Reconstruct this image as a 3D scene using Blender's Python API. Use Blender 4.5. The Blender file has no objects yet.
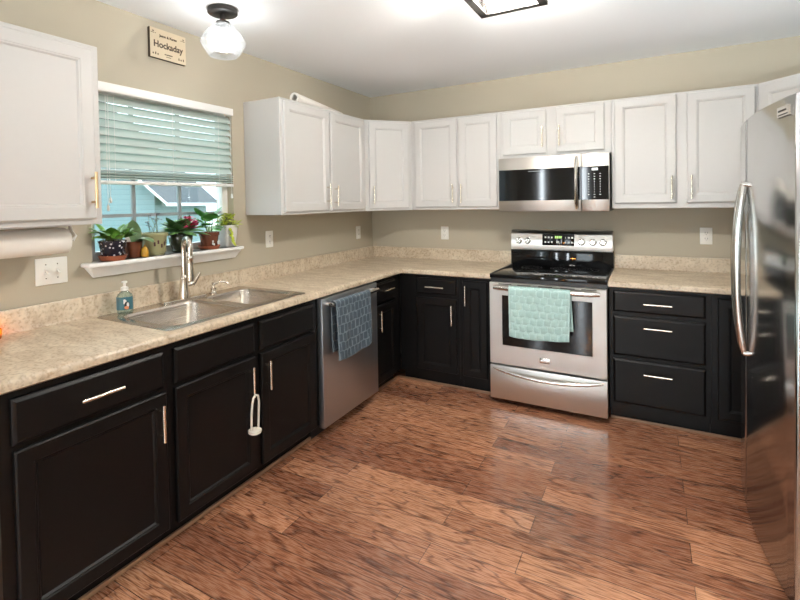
import bpy, bmesh, math, random
from mathutils import Vector, Matrix, Euler
random.seed(7)
PI = math.pi
S = bpy.context.scene
COL = S.collection

# ------------------------------------------------------------------ camera, sky, exposure
F_PX, PU, PV = 473.18, 383.07, 212.36
YAW, PITCH, ROLL = math.radians(29.5009), math.radians(-1.2804), math.radians(-0.9803)
CAM = Vector((2.3619, -3.9587, 1.4438))
fw = Vector((-math.sin(YAW)*math.cos(PITCH), math.cos(YAW)*math.cos(PITCH), math.sin(PITCH)))
rt = Vector((math.cos(YAW), math.sin(YAW), 0)); up = rt.cross(fw)
r2 = rt*math.cos(ROLL) + up*math.sin(ROLL); u2 = -rt*math.sin(ROLL) + up*math.cos(ROLL)
cd = bpy.data.cameras.new('camera'); cam = bpy.data.objects.new('camera', cd); COL.objects.link(cam)
cam.matrix_world = Matrix(((r2.x, u2.x, -fw.x, CAM.x), (r2.y, u2.y, -fw.y, CAM.y), (r2.z, u2.z, -fw.z, CAM.z), (0, 0, 0, 1)))
cd.sensor_fit = 'HORIZONTAL'; cd.sensor_width = 36; cd.lens = F_PX*36/800
cd.shift_x = (400-PU)/800; cd.shift_y = (PV-300)/800
cd.clip_start = .02; cd.clip_end = 200
S.camera = cam
S.view_settings.view_transform = 'Standard'; S.view_settings.look = 'None'
S.view_settings.gamma = 1; S.view_settings.use_curve_mapping = False
S.view_settings.exposure = 0.42
SKY_STRENGTH = 3.4
BULB_SINK, BULB_LANTERN, BULB_ROOM_FILL, BULB_WARM, BULB_UP_FILL = 50, 740, 20, 700, 2100  # the room and upward bulbs belong to added fill lamps
DOOR_FILL = 18  # energy of the added fill light at the door
w = bpy.data.worlds.new('sky'); S.world = w; w.use_nodes = True
nt = w.node_tree; bg = nt.nodes['Background']
tc = nt.nodes.new('ShaderNodeTexCoord'); sx = nt.nodes.new('ShaderNodeSeparateXYZ'); rp = nt.nodes.new('ShaderNodeValToRGB')
nt.links.new(tc.outputs['Generated'], sx.inputs[0]); nt.links.new(sx.outputs['Z'], rp.inputs[0]); nt.links.new(rp.outputs[0], bg.inputs[0])
rp.color_ramp.elements[0].position = 0.0; rp.color_ramp.elements[0].color = (.66, .85, .92, 1)
rp.color_ramp.elements[1].position = .6; rp.color_ramp.elements[1].color = (.72, .9, 1, 1)
bg.inputs[1].default_value = SKY_STRENGTH
# added frontal fill light, set at an invented glazed door behind the camera
dl = bpy.data.lights.new('door_fill_light', 'AREA'); dl.shape = 'RECTANGLE'; dl.size = 1.0; dl.size_y = 1.9; dl.energy = DOOR_FILL; dl.color = (.95, .98, 1.0)
for wx, ww in ((.48, .16), (1.25, .18)):      # daylight through the two narrow windows beside that door
    wl = bpy.data.lights.new('window_daylight', 'AREA'); wl.shape = 'RECTANGLE'; wl.size = ww-.09; wl.size_y = 1.75; wl.energy = 16; wl.color = (.86, .94, 1.0)
    wo = bpy.data.objects.new('window_daylight', wl); COL.objects.link(wo); wo.location = (wx, -6.62, 1.185); wo.rotation_euler = (math.radians(90), 0, 0)
dlo = bpy.data.objects.new('door_fill_light', dl); COL.objects.link(dlo); dlo.location = (2.35, -6.60, 1.10); dlo.rotation_euler = (math.radians(90), 0, math.radians(0))

# ------------------------------------------------------------------ materials
def new_mat(name):
    m = bpy.data.materials.new(name); m.use_nodes = True
    return m, m.node_tree, m.node_tree.nodes['Principled BSDF']
def mat(name, col, rough=.5, metal=0, var=.04, bump=0, scale=30, stretch=(1, 1, 1), coat=0, spec=.5, emit=None, estr=0):
    m, t, b = new_mat(name)
    N, L = t.nodes, t.links
    tc = N.new('ShaderNodeTexCoord'); mp = N.new('ShaderNodeMapping'); mp.inputs['Scale'].default_value = stretch
    nz = N.new('ShaderNodeTexNoise'); nz.inputs['Scale'].default_value = scale; nz.inputs['Detail'].default_value = 3
    L.new(tc.outputs['Object'], mp.inputs[0]); L.new(mp.outputs[0], nz.inputs['Vector'])
    mx = N.new('ShaderNodeMix'); mx.data_type = 'RGBA'
    mx.inputs[6].default_value = tuple(max(0, c*(1-var)) for c in col)+(1,)
    mx.inputs[7].default_value = tuple(min(1, c*(1+var)) for c in col)+(1,)
    L.new(nz.outputs['Fac'], mx.inputs[0]); L.new(mx.outputs[2], b.inputs['Base Color'])
    b.inputs['Roughness'].default_value = rough; b.inputs['Metallic'].default_value = metal
    b.inputs['Coat Weight'].default_value = coat; b.inputs['Specular IOR Level'].default_value = spec
    if bump:
        bp = N.new('ShaderNodeBump'); bp.inputs['Strength'].default_value = bump; bp.inputs['Distance'].default_value = .002
        L.new(nz.outputs['Fac'], bp.inputs['Height']); L.new(bp.outputs[0], b.inputs['Normal'])
    if emit:
        b.inputs['Emission Color'].default_value = tuple(emit)+(1,); b.inputs['Emission Strength'].default_value = estr
    return m
def clear_mat(name, transp=.85, tint=(1, 1, 1), rough=.03, translucent=0.0, tcol=(1, 1, 1)):
    m = bpy.data.materials.new(name); m.use_nodes = True; t = m.node_tree; t.nodes.clear(); N, L = t.nodes, t.links
    out = N.new('ShaderNodeOutputMaterial'); tr = N.new('ShaderNodeBsdfTransparent'); tr.inputs[0].default_value = tuple(tint)+(1,)
    gl = N.new('ShaderNodeBsdfGlossy'); gl.inputs['Roughness'].default_value = rough
    mx = N.new('ShaderNodeMixShader'); fr = N.new('ShaderNodeLayerWeight'); fr.inputs[0].default_value = .25
    mu = N.new('ShaderNodeMath'); mu.operation = 'MULTIPLY_ADD'; mu.inputs[1].default_value = .6; mu.inputs[2].default_value = 1-transp if not translucent else .04
    L.new(fr.outputs['Fresnel'], mu.inputs[0]); L.new(mu.outputs[0], mx.inputs[0])
    if translucent:
        tl = N.new('ShaderNodeBsdfTranslucent'); tl.inputs[0].default_value = tuple(tcol)+(1,)
        m2 = N.new('ShaderNodeMixShader'); m2.inputs[0].default_value = translucent
        L.new(tr.outputs[0], m2.inputs[1]); L.new(tl.outputs[0], m2.inputs[2]); L.new(m2.outputs[0], mx.inputs[1])
    else:
        L.new(tr.outputs[0], mx.inputs[1])
    L.new(gl.outputs[0], mx.inputs[2]); L.new(mx.outputs[0], out.inputs[0])
    return m
def ramp(N, pts):
    r = N.new('ShaderNodeValToRGB'); e = r.color_ramp.elements
    while len(e) < len(pts): e.new(.5)
    for k, (p, c) in enumerate(pts):
        e[k].position = p; e[k].color = tuple(c)+(1,) if len(c) == 3 else c
    return r
def mixc(N, L, fac, a, b, mode='MIX'):
    x = N.new('ShaderNodeMix'); x.data_type = 'RGBA'; x.blend_type = mode
    for sock, v in ((0, fac), (6, a), (7, b)):
        if isinstance(v, (int, float)): x.inputs[sock].default_value = v
        elif isinstance(v, tuple): x.inputs[sock].default_value = v+(1,)
        else: L.new(v, x.inputs[sock])
    return x.outputs[2]
def floor_mat():
    m, t, b = new_mat('oak_planks'); N, L = t.nodes, t.links
    tc = N.new('ShaderNodeTexCoord'); co = tc.outputs['Object']
    br = N.new('ShaderNodeTexBrick'); L.new(co, br.inputs['Vector'])
    br.offset = .37; br.offset_frequency = 2; br.squash = 1
    for k, v in (('Color1', (0, 0, 0, 1)), ('Color2', (1, 1, 1, 1)), ('Mortar', (.5, .5, .5, 1)), ('Scale', 1), ('Mortar Size', .0012), ('Mortar Smooth', .1), ('Bias', 0), ('Brick Width', .95), ('Row Height', .127)):
        br.inputs[k].default_value = v
    sep = N.new('ShaderNodeSeparateColor'); L.new(br.outputs['Color'], sep.inputs[0]); rnd = sep.outputs[0]
    wv = N.new('ShaderNodeMath'); wv.operation = 'MULTIPLY'; wv.inputs[1].default_value = 37.0; L.new(rnd, wv.inputs[0])
    mp = N.new('ShaderNodeMapping'); mp.inputs['Scale'].default_value = (1.9, 13, 1); L.new(co, mp.inputs[0])
    n1 = N.new('ShaderNodeTexNoise'); n1.noise_dimensions = '4D'; n1.inputs['Scale'].default_value = 1.0; n1.inputs['Detail'].default_value = 1.5; n1.inputs['Distortion'].default_value = .6
    L.new(mp.outputs[0], n1.inputs['Vector']); L.new(wv.outputs[0], n1.inputs['W'])
    k = N.new('ShaderNodeMath'); k.operation = 'MULTIPLY'; k.inputs[1].default_value = 15; L.new(n1.outputs['Fac'], k.inputs[0])
    pp = N.new('ShaderNodeMath'); pp.operation = 'PINGPONG'; pp.inputs[1].default_value = 1; L.new(k.outputs[0], pp.inputs[0])
    mp2 = N.new('ShaderNodeMapping'); mp2.inputs['Scale'].default_value = (14, 190, 1); L.new(co, mp2.inputs[0])
    n2 = N.new('ShaderNodeTexNoise'); n2.inputs['Scale'].default_value = 1; n2.inputs['Detail'].default_value = 3; L.new(mp2.outputs[0], n2.inputs['Vector'])
    base = ramp(N, [(0, (.33, .135, .075)), (.4, (.48, .215, .118)), (.75, (.58, .27, .15)), (1, (.68, .345, .195))]); L.new(rnd, base.inputs[0])
    g1 = ramp(N, [(0, (.26, .20, .18)), (.12, (.50, .43, .40)), (.32, (1, 1, 1)), (1, (1.0, 1.0, 1.0))]); L.new(pp.outputs[0], g1.inputs[0])
    g2 = ramp(N, [(.37, (.47, .40, .38)), (.50, (1, 1, 1))]); L.new(n2.outputs['Fac'], g2.inputs[0])
    n3 = N.new('ShaderNodeTexNoise'); n3.inputs['Scale'].default_value = 2.2; L.new(co, n3.inputs['Vector'])
    g3 = ramp(N, [(.3, (.82, .8, .8)), (.7, (1.1, 1.1, 1.1))]); L.new(n3.outputs['Fac'], g3.inputs[0])
    c = mixc(N, L, .85, base.outputs[0], g1.outputs[0], 'MULTIPLY'); c = mixc(N, L, .8, c, g2.outputs[0], 'MULTIPLY'); c = mixc(N, L, 1.0, c, g3.outputs[0], 'MULTIPLY')
    c = mixc(N, L, br.outputs['Fac'], c, (.045, .018, .01)); L.new(c, b.inputs['Base Color'])
    rr = N.new('ShaderNodeMapRange'); rr.inputs[3].default_value = .20; rr.inputs[4].default_value = .34; L.new(n2.outputs['Fac'], rr.inputs[0]); L.new(rr.outputs[0], b.inputs['Roughness'])
    h = N.new('ShaderNodeMath'); h.operation = 'MULTIPLY_ADD'; h.inputs[1].default_value = .35; L.new(pp.outputs[0], h.inputs[0])
    inv = N.new('ShaderNodeMath'); inv.operation = 'SUBTRACT'; inv.inputs[0].default_value = 1; L.new(br.outputs['Fac'], inv.inputs[1]); L.new(inv.outputs[0], h.inputs[2])
    bp = N.new('ShaderNodeBump'); bp.inputs['Strength'].default_value = .25; bp.inputs['Distance'].default_value = .0015
    L.new(h.outputs[0], bp.inputs['Height']); L.new(bp.outputs[0], b.inputs['Normal'])
    b.inputs['Coat Weight'].default_value = .7; b.inputs['Coat Roughness'].default_value = .13
    return m
def laminate_mat():
    m, t, b = new_mat('mottled_laminate'); N, L = t.nodes, t.links
    tc = N.new('ShaderNodeTexCoord'); co = tc.outputs['Object']
    def nz(sc, scale, det, dist=0):
        mp = N.new('ShaderNodeMapping'); mp.inputs['Scale'].default_value = sc; mp.inputs['Rotation'].default_value = (0, 0, .5); L.new(co, mp.inputs[0])
        n = N.new('ShaderNodeTexNoise'); n.inputs['Scale'].default_value = scale; n.inputs['Detail'].default_value = det; n.inputs['Distortion'].default_value = dist
        L.new(mp.outputs[0], n.inputs['Vector']); return n.outputs['Fac']
    a = ramp(N, [(.30, (.46, .36, .255)), (.5, (.57, .465, .34)), (.68, (.65, .56, .43))]); L.new(nz((1, 2.6, 1.6), 7, 8, .8), a.inputs[0])
    s = ramp(N, [(.34, (.68, .62, .56)), (.5, (1, 1, 1)), (.72, (1.1, 1.08, 1.05))]); L.new(nz((1, 1, 1), 70, 5), s.inputs[0])
    c = mixc(N, L, .8, a.outputs[0], s.outputs[0], 'MULTIPLY'); L.new(c, b.inputs['Base Color'])
    b.inputs['Roughness'].default_value = .33
    return m
def steel_mat(name, col, rough, axis, amt=.06, aniso=0):
    m, t, b = new_mat(name); N, L = t.nodes, t.links
    tc = N.new('ShaderNodeTexCoord'); mp = N.new('ShaderNodeMapping')
    mp.inputs['Scale'].default_value = {'h': (3, 3, 420), 'v': (420, 420, 3)}[axis]; L.new(tc.outputs['Object'], mp.inputs[0])
    n = N.new('ShaderNodeTexNoise'); n.inputs['Scale'].default_value = 1; n.inputs['Detail'].default_value = 2; L.new(mp.outputs[0], n.inputs['Vector'])
    bp = N.new('ShaderNodeBump'); bp.inputs['Strength'].default_value = amt; bp.inputs['Distance'].default_value = .001; L.new(n.outputs['Fac'], bp.inputs['Height']); L.new(bp.outputs[0], b.inputs['Normal'])
    r = N.new('ShaderNodeMapRange'); r.inputs[3].default_value = rough*.85; r.inputs[4].default_value = rough*1.15; L.new(n.outputs['Fac'], r.inputs[0]); L.new(r.outputs[0], b.inputs['Roughness'])
    b.inputs['Base Color'].default_value = col+(1,); b.inputs['Metallic'].default_value = 1
    if aniso:
        b.inputs['Anisotropic'].default_value = aniso; tg = N.new('ShaderNodeTangent'); tg.direction_type = 'RADIAL'; tg.axis = 'Z'; L.new(tg.outputs[0], b.inputs['Tangent'])
    return m
def lamp_mat(name, col, strength):
    m = bpy.data.materials.new(name); m.use_nodes = True; t = m.node_tree; t.nodes.clear()
    o = t.nodes.new('ShaderNodeOutputMaterial'); e = t.nodes.new('ShaderNodeEmission'); e.inputs[0].default_value = col+(1,); e.inputs[1].default_value = strength
    t.links.new(e.outputs[0], o.inputs[0]); return m
def siding_mat():
    m, t, b = new_mat('lap_siding'); N, L = t.nodes, t.links
    tc = N.new('ShaderNodeTexCoord'); s = N.new('ShaderNodeSeparateXYZ'); L.new(tc.outputs['Object'], s.inputs[0])
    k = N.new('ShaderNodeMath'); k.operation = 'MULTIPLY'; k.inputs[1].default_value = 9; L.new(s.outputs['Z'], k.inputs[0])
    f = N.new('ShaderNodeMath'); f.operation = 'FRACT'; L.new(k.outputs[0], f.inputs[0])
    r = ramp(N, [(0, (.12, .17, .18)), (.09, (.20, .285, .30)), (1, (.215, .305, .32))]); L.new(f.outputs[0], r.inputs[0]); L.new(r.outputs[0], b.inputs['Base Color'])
    b.inputs['Roughness'].default_value = .7; return m
M = {}
M['wall'] = mat('greige_paint', (.45, .40, .31), .75, var=.02, bump=.05, scale=180)
M['ceiling'] = mat('ceiling_paint', (.90, .92, .94), .9, var=.015, bump=.08, scale=140)
M['floor'] = floor_mat(); M['lam'] = laminate_mat()
M['white'] = mat('white_cabinet_paint', (.575, .566, .552), .48, var=.012, bump=.02, scale=60)
M['black'] = mat('black_cabinet_paint', (.0055, .0050, .0050), .38, spec=.2, var=.25, bump=.05, scale=90)
M['trim'] = mat('white_trim', (.84, .83, .81), .35, var=.02)
M['shoe'] = mat('stained_shoe_moulding', (.34, .19, .11), .4, var=.2, scale=12)
M['pull'] = mat('warm_nickel', (.84, .77, .66), .24, 1, var=.03)
M['brass'] = mat('brushed_brass', (.74, .53, .30), .28, 1, var=.03)
M['steel'] = steel_mat('brushed_steel', (.72, .70, .665), .34, 'h', .02, .9)
M['steelv'] = steel_mat('brushed_steel_fridge', (.50, .505, .505), .15, 'h', .02)
M['dwsteel'] = steel_mat('brushed_steel_dishwasher', (.46, .485, .52), .40, 'h', .03)
M['steelm'] = steel_mat('brushed_steel_microwave', (.50, .47, .43), .30, 'h', .03, .3)
M['satin'] = mat('satin_steel', (.70, .67, .63), .2, 1, var=.03)
M['chrome'] = mat('bright_steel', (.78, .76, .73), .12, 1, var=.02)
M['sink'] = steel_mat('sink_steel', (.56, .50, .44), .26, 'h', .03)
M['faucet'] = mat('warm_steel_faucet', (.74, .68, .60), .18, 1, var=.03)
M['bglass'] = mat('black_glass', (.005, .005, .0055), .06, var=.1, spec=.36)
M['bplastic'] = mat('black_plastic', (.015, .015, .016), .3, var=.1)
M['dark'] = mat('dark_gap', (.012, .011, .011), .6, var=.1)
M['grey'] = mat('grey_print', (.16, .16, .165), .3)
M['markw'] = mat('white_print', (.75, .75, .72), .4)
M['disp_g'] = mat('green_display', (.02, .05, .02), .3, emit=(.55, .95, .25), estr=.9)
M['disp_w'] = mat('white_display', (.2, .2, .2), .3, emit=(.95, 1, .95), estr=1.1)
M['plate'] = mat('white_plastic', (.82, .80, .75), .3, var=.01)
M['slot'] = mat('slot_dark', (.06, .055, .05), .6)
M['bronze'] = mat('dark_bronze', (.02, .017, .015), .5, .3, var=.15)
M['slat'] = None
M['terra'] = mat('terracotta', (.36, .105, .05), .6, var=.15, scale=25)
M['brownpot'] = mat('brown_glaze', (.16, .055, .03), .25, var=.3, scale=20)
M['sage'] = mat('sage_glaze', (.36, .35, .19), .35, var=.12, scale=14)
M['darkpot'] = mat('dark_olive_glaze', (.035, .04, .025), .12, var=.5, scale=18, stretch=(3, 3, .6))
M['whitepot'] = mat('white_glaze', (.74, .74, .72), .35, var=.04)
M['soil'] = mat('soil', (.05, .032, .02), .95, var=.5, bump=.8, scale=90)
M['leaf'] = mat('leaf_green', (.15, .33, .05), .38, var=.55, scale=22)
M['leafd'] = mat('leaf_dark', (.12, .25, .08), .35, var=.5, scale=24)
M['leafr'] = mat('leaf_round_green', (.08, .27, .05), .3, var=.4, scale=22)
M['leafy'] = mat('leaf_yellow_green', (.48, .55, .06), .42, var=.45, scale=26)
M['leafs'] = mat('leaf_sage', (.17, .28, .13), .35, var=.5, scale=20, stretch=(1, 1, 3))
M['pink'] = mat('pink_petal', (.70, .09, .22), .5, var=.3, scale=60)
M['maroon'] = mat('maroon_petal', (.10, .035, .045), .5, var=.3)
M['stem'] = mat('stem_green', (.16, .17, .07), .5)
M['mustard'] = mat('mustard_yellow', (.55, .30, .03), .45)
M['paper'] = mat('paper_white', (.80, .76, .71), .85, var=.02, bump=.1, scale=120)
M['core'] = mat('cardboard', (.35, .25, .16), .9)
M['cream'] = mat('cream_board', (.64, .53, .37), .6, var=.1, scale=9)
M['ink'] = mat('dark_ink', (.07, .045, .03), .6)
M['edge'] = mat('dark_wood_edge', (.06, .04, .025), .6)
M['rub'] = mat('white_rubber', (.82, .76, .66), .45)
M['siding'] = siding_mat()
M['shingle'] = mat('grey_shingles', (.06, .07, .075), .9, var=.45, bump=.5, scale=24, stretch=(1, 1, 4))
M['grass'] = mat('lawn', (.10, .17, .05), .95, var=.4, scale=4)
M['glass'] = clear_mat('window_glass', .94)
M['globe'] = clear_mat('seeded_glass', .9, rough=.05, translucent=.07)
M['lglass'] = clear_mat('lantern_glass', .93, rough=.04)
M['soap'] = clear_mat('clear_soap', .8, tint=(.86, .97, .95), rough=.05, translucent=.2, tcol=(.7, .9, .88))
M['teal'] = mat('teal_label', (.05, .16, .20), .35, var=.2, scale=40)
M['orange'] = mat('orange_print', (.75, .28, .12), .5)

# ------------------------------------------------------------------ mesh helpers
def B(): return bmesh.new()
def world_of(o):
    m = Matrix.Identity(4)
    while o: m = o.matrix_basis @ m; o = o.parent
    return m
def obj(name, bm, m, parent=None, world=False, smooth=True, angle=38, recalc=True):
    if world and parent: bm.transform(world_of(parent).inverted())
    if recalc: bmesh.ops.recalc_face_normals(bm, faces=bm.faces[:])
    me = bpy.data.meshes.new(name); bm.to_mesh(me); bm.free()
    for mm in (m if isinstance(m, (list, tuple)) else [m]): me.materials.append(mm)
    if smooth:
        for p in me.polygons: p.use_smooth = True
        me.set_sharp_from_angle(angle=math.radians(angle))
    o = bpy.data.objects.new(name, me); COL.objects.link(o)
    if parent: o.parent = parent
    return o
def thing(name, label, cat, loc=(0, 0, 0), rz=0, group=None):
    o = bpy.data.objects.new(name, None); COL.objects.link(o); o.empty_display_size = .05
    o.location = loc; o.rotation_euler = (0, 0, rz); return tag(o, label, cat, group)
def tag(o, label, cat, group=None):
    o['label'] = label; o['category'] = cat
    if group: o['group'] = group
    return o
def struct(o): o['kind'] = 'structure'; return o
def dup(root, label=None, group=None):
    r = root.copy(); COL.objects.link(r)
    if label: r['label'] = label
    if group: r['group'] = group
    for ch in list(root.children):
        c = ch.copy(); COL.objects.link(c); c.parent = r
        for g in list(ch.children):
            d = g.copy(); COL.objects.link(d); d.parent = c
    return r
def box(bm, x0, x1, y0, y1, z0, z1, bev=0, seg=2, mi=0, mtx=None):
    vs = [bm.verts.new((x, y, z)) for x in (x0, x1) for y in (y0, y1) for z in (z0, z1)]
    fs = [bm.faces.new([vs[i] for i in q]) for q in ((0, 1, 3, 2), (4, 6, 7, 5), (0, 4, 5, 1), (2, 3, 7, 6), (0, 2, 6, 4), (1, 5, 7, 3))]
    for f in fs: f.material_index = mi
    if bev:
        es = list({e for f in fs for e in f.edges})
        r = bmesh.ops.bevel(bm, geom=es, offset=bev, segments=seg, affect='EDGES', profile=.5, clamp_overlap=True)
        for f in r['faces']: f.material_index = mi
        vs = list({v for f in r['faces'] for v in f.verts})
    if mtx: bmesh.ops.transform(bm, matrix=mtx, verts=[v for v in vs if v.is_valid])
    return vs
def ring_faces(bm, a, b, mi=0):
    n = len(a)
    for i in range(n):
        f = bm.faces.new((a[i], a[(i+1) % n], b[(i+1) % n], b[i])); f.material_index = mi
def tube(bm, pts, r, seg=10, caps=True, mi=0, squash=None):
    pts = [Vector(p) for p in pts]; n = len(pts)
    rad = r if isinstance(r, (list, tuple)) else [r]*n
    T = [((pts[min(i+1, n-1)]-pts[max(i-1, 0)]).normalized()) for i in range(n)]
    ref = Vector((0, 0, 1)) if abs(T[0].z) < .9 else Vector((1, 0, 0))
    nrm = (ref - T[0]*ref.dot(T[0])).normalized(); rings = []
    for i in range(n):
        nrm = (nrm - T[i]*nrm.dot(T[i])).normalized(); bi = T[i].cross(nrm)
        s = squash or (1, 1)
        rings.append([bm.verts.new(pts[i] + (nrm*math.cos(2*PI*k/seg)*s[0] + bi*math.sin(2*PI*k/seg)*s[1])*rad[i]) for k in range(seg)])
    for a, b in zip(rings, rings[1:]): ring_faces(bm, a, b, mi)
    if caps:
        for rg in (rings[0], rings[-1]):
            f = bm.faces.new(rg); f.material_index = mi
    return rings
def cyl(bm, p0, p1, r, seg=16, mi=0): return tube(bm, [p0, p1], r, seg, mi=mi)
def lathe(bm, prof, c=(0, 0, 0), seg=28, cap0=True, cap1=True, mi=0, sq=None, mtx=None):
    rings = []
    for r, z in prof:
        ring = []
        for k in range(seg):
            a = 2*PI*k/seg; ca, sa = math.cos(a), math.sin(a)
            if sq:  # rounded square section
                p = sq; q = (abs(ca)**p+abs(sa)**p)**(-1/p); ca, sa = ca*q, sa*q
            v = Vector((r*ca, r*sa, z))
            if mtx: v = mtx @ v
            ring.append(bm.verts.new(v+Vector(c)))
        rings.append(ring)
    for a, b in zip(rings, rings[1:]): ring_faces(bm, a, b, mi)
    if cap0: bm.faces.new(rings[0]).material_index = mi
    if cap1: bm.faces.new(rings[-1]).material_index = mi
    return rings
def rings_panel(bm, x0, x1, z0, z1, yb, rings, mi=0):
    """a slab standing at y=yb and growing towards -y: (inset, thickness) rectangles, last one filled"""
    prev = None; first = None
    for ins, t in rings:
        q = [bm.verts.new(p) for p in ((x0+ins, yb-t, z0+ins), (x1-ins, yb-t, z0+ins), (x1-ins, yb-t, z1-ins), (x0+ins, yb-t, z1-ins))]
        if prev: ring_faces(bm, prev, q, mi)
        else: first = q
        prev = q
    bm.faces.new(prev).material_index = mi; bm.faces.new(first[::-1]).material_index = mi
SHAKER = [(0, 0), (0, .014), (.005, .019), (.050, .019), (.053, .0165), (.057, .0165), (.064, .0095)]
SLAB = [(0, 0), (0, .011), (.004, .0145), (.012, .019)]
def pull_v(bm, x, y, zc, L=.15):
    cyl(bm, (x, y-.033, zc-L/2), (x, y-.033, zc+L/2), .0062, 12)
    for s in (-1, 1): cyl(bm, (x, y, zc+s*L*.33), (x, y-.031, zc+s*L*.33), .005, 10)
def pull_h(bm, xc, y, z, L=.15):
    cyl(bm, (xc-L/2, y-.033, z), (xc+L/2, y-.033, z), .0062, 12)
    for s in (-1, 1): cyl(bm, (xc+s*L*.33, y, z), (xc+s*L*.33, y-.031, z), .005, 10)
def door(parent, x0, x1, z0, z1, y, m, hx=None, hz=None, pm=None, name='door', vertical=True, style=SHAKER):
    bm = B(); rings_panel(bm, x0, x1, z0, z1, y, style); d = obj(name, bm, m, parent, angle=20)
    if hx is not None:
        bm = B(); (pull_v if vertical else pull_h)(bm, hx, y-.019, hz); obj('handle', bm, pm or M['pull'], d)
    return d
def drawer(parent, x0, x1, z0, z1, y, m, handle=True, hz=None, name='drawer', pm=None):
    return door(parent, x0, x1, z0, z1, y, m, (x0+x1)/2 if handle else None, hz if hz is not None else (z0+z1)/2, pm, name, False, SLAB)
def prism(bm, poly, z0, z1, mi=0):
    a = [bm.verts.new((x, y, z0)) for x, y in poly]; b = [bm.verts.new((x, y, z1)) for x, y in poly]
    ring_faces(bm, a, b, mi); bm.faces.new(a[::-1]).material_index = mi; bm.faces.new(b).material_index = mi
def text_mesh(txt, size, ext=.0006, bold=0.0):
    c = bpy.data.curves.new('lettering', 'FONT'); c.body = txt; c.size = size; c.extrude = ext; c.offset = bold; c.align_x = 'CENTER'; c.align_y = 'CENTER'; c.resolution_u = 4
    o = bpy.data.objects.new('lettering', c); COL.objects.link(o); dg = bpy.context.evaluated_depsgraph_get(); dg.update()
    me = bpy.data.meshes.new_from_object(o.evaluated_get(dg)); bm = B(); bm.from_mesh(me)
    bpy.data.objects.remove(o); bpy.data.meshes.remove(me); bpy.data.curves.remove(c); return bm
def merge(dst, src, mtx=None, mi=0):
    if mtx: src.transform(mtx)
    vm = {v: dst.verts.new(v.co) for v in src.verts}
    for f in src.faces:
        try: nf = dst.faces.new([vm[v] for v in f.verts]); nf.material_index = mi
        except ValueError: pass
    src.free()

# ------------------------------------------------------------------ room shell
H, RX, FY, TH = 2.455, 3.54, -6.6, .16
WY0, WY1, WZ0, WZ1 = -2.66, -1.757, 1.155, 2.03          # sink window opening
LY0, LY1, LZ0, LZ1 = -6.25, -4.05, .35, 2.15              # added unseen wide window further along the same wall, for daylight fill
bm = B(); box(bm, -TH, RX+TH, FY-TH, TH, -.1, 0); struct(obj('floor', bm, M['floor']))
bm = B(); box(bm, -TH, RX+TH, FY-TH, TH, H, H+.1); struct(obj('ceiling', bm, M['ceiling']))
bm = B()
box(bm, -TH, 0, FY, LY0, 0, H); box(bm, -TH, 0, LY1, WY0, 0, H); box(bm, -TH, 0, LY0, LY1, 0, LZ0); box(bm, -TH, 0, LY0, LY1, LZ1, H); box(bm, -TH, 0, WY1, 0, 0, H); box(bm, -TH, 0, WY0, WY1, 0, WZ0); box(bm, -TH, 0, WY0, WY1, WZ1, H)
struct(obj('wall_left', bm, M['wall']))
bm = B(); box(bm, -TH, RX+TH, 0, TH, 0, H); struct(obj('wall_back', bm, M['wall']))
bm = B(); box(bm, RX, RX+TH, FY, 0, 0, H); struct(obj('wall_right', bm, M['wall']))
NW = ((.40, .56), (1.16, 1.34)); DX0, DX1 = 1.80, 2.90; NZ0, NZ1 = .25, 2.12      # two narrow windows facing the stove
bm = B(); xs = [-TH]+[v for p in NW for v in p]+[DX0, DX1, RX+TH]
box(bm, DX0, DX1, FY-TH, FY, 2.10, H)
for k in (0, 2, 4, 6): box(bm, xs[k], xs[k+1], FY-TH, FY, 0, H)
for a, b_ in NW: box(bm, a, b_, FY-TH, FY, 0, NZ0); box(bm, a, b_, FY-TH, FY, NZ1, H)
struct(obj('wall_front', bm, M['wall']))
def plain_window(name, x0, x1, y0, y1, z0, z1):
    ax = 0 if x1-x0 > y1-y0 else 1; w_ = .045
    def bx(bm, u0, u1, c0, c1):
        if ax == 0: box(bm, u0, u1, y0, y1, c0, c1)
        else: box(bm, x0, x1, u0, u1, c0, c1)
    u0, u1 = (x0, x1) if ax == 0 else (y0, y1)
    bm = B(); bx(bm, u0, u0+w_, z0, z1); bx(bm, u1-w_, u1, z0, z1); bx(bm, u0+w_, u1-w_, z0, z0+w_); bx(bm, u0+w_, u1-w_, z1-w_, z1)
    o = struct(obj(name, bm, M['trim'])); g = B()
    if ax == 0: box(g, x0+w_, x1-w_, (y0+y1)/2-.003, (y0+y1)/2+.003, z0+w_, z1-w_)
    else: box(g, (x0+x1)/2-.003, (x0+x1)/2+.003, y0+w_, y1-w_, z0+w_, z1-w_)
    obj('pane', g, M['glass'], o)
for k, (a, b_) in enumerate(NW): plain_window('window_%d' % (k+2), a, b_, FY-.10, FY-.05, NZ0, NZ1)
plain_window('added_door_1', DX0, DX1, FY-.13, FY-.08, .02, 2.10)  # invented door opening, added to go with the fill light
plain_window('window_4', -.10, -.05, LY0, LY1, LZ0, LZ1)  # added out of view to bring in cool fill
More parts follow.
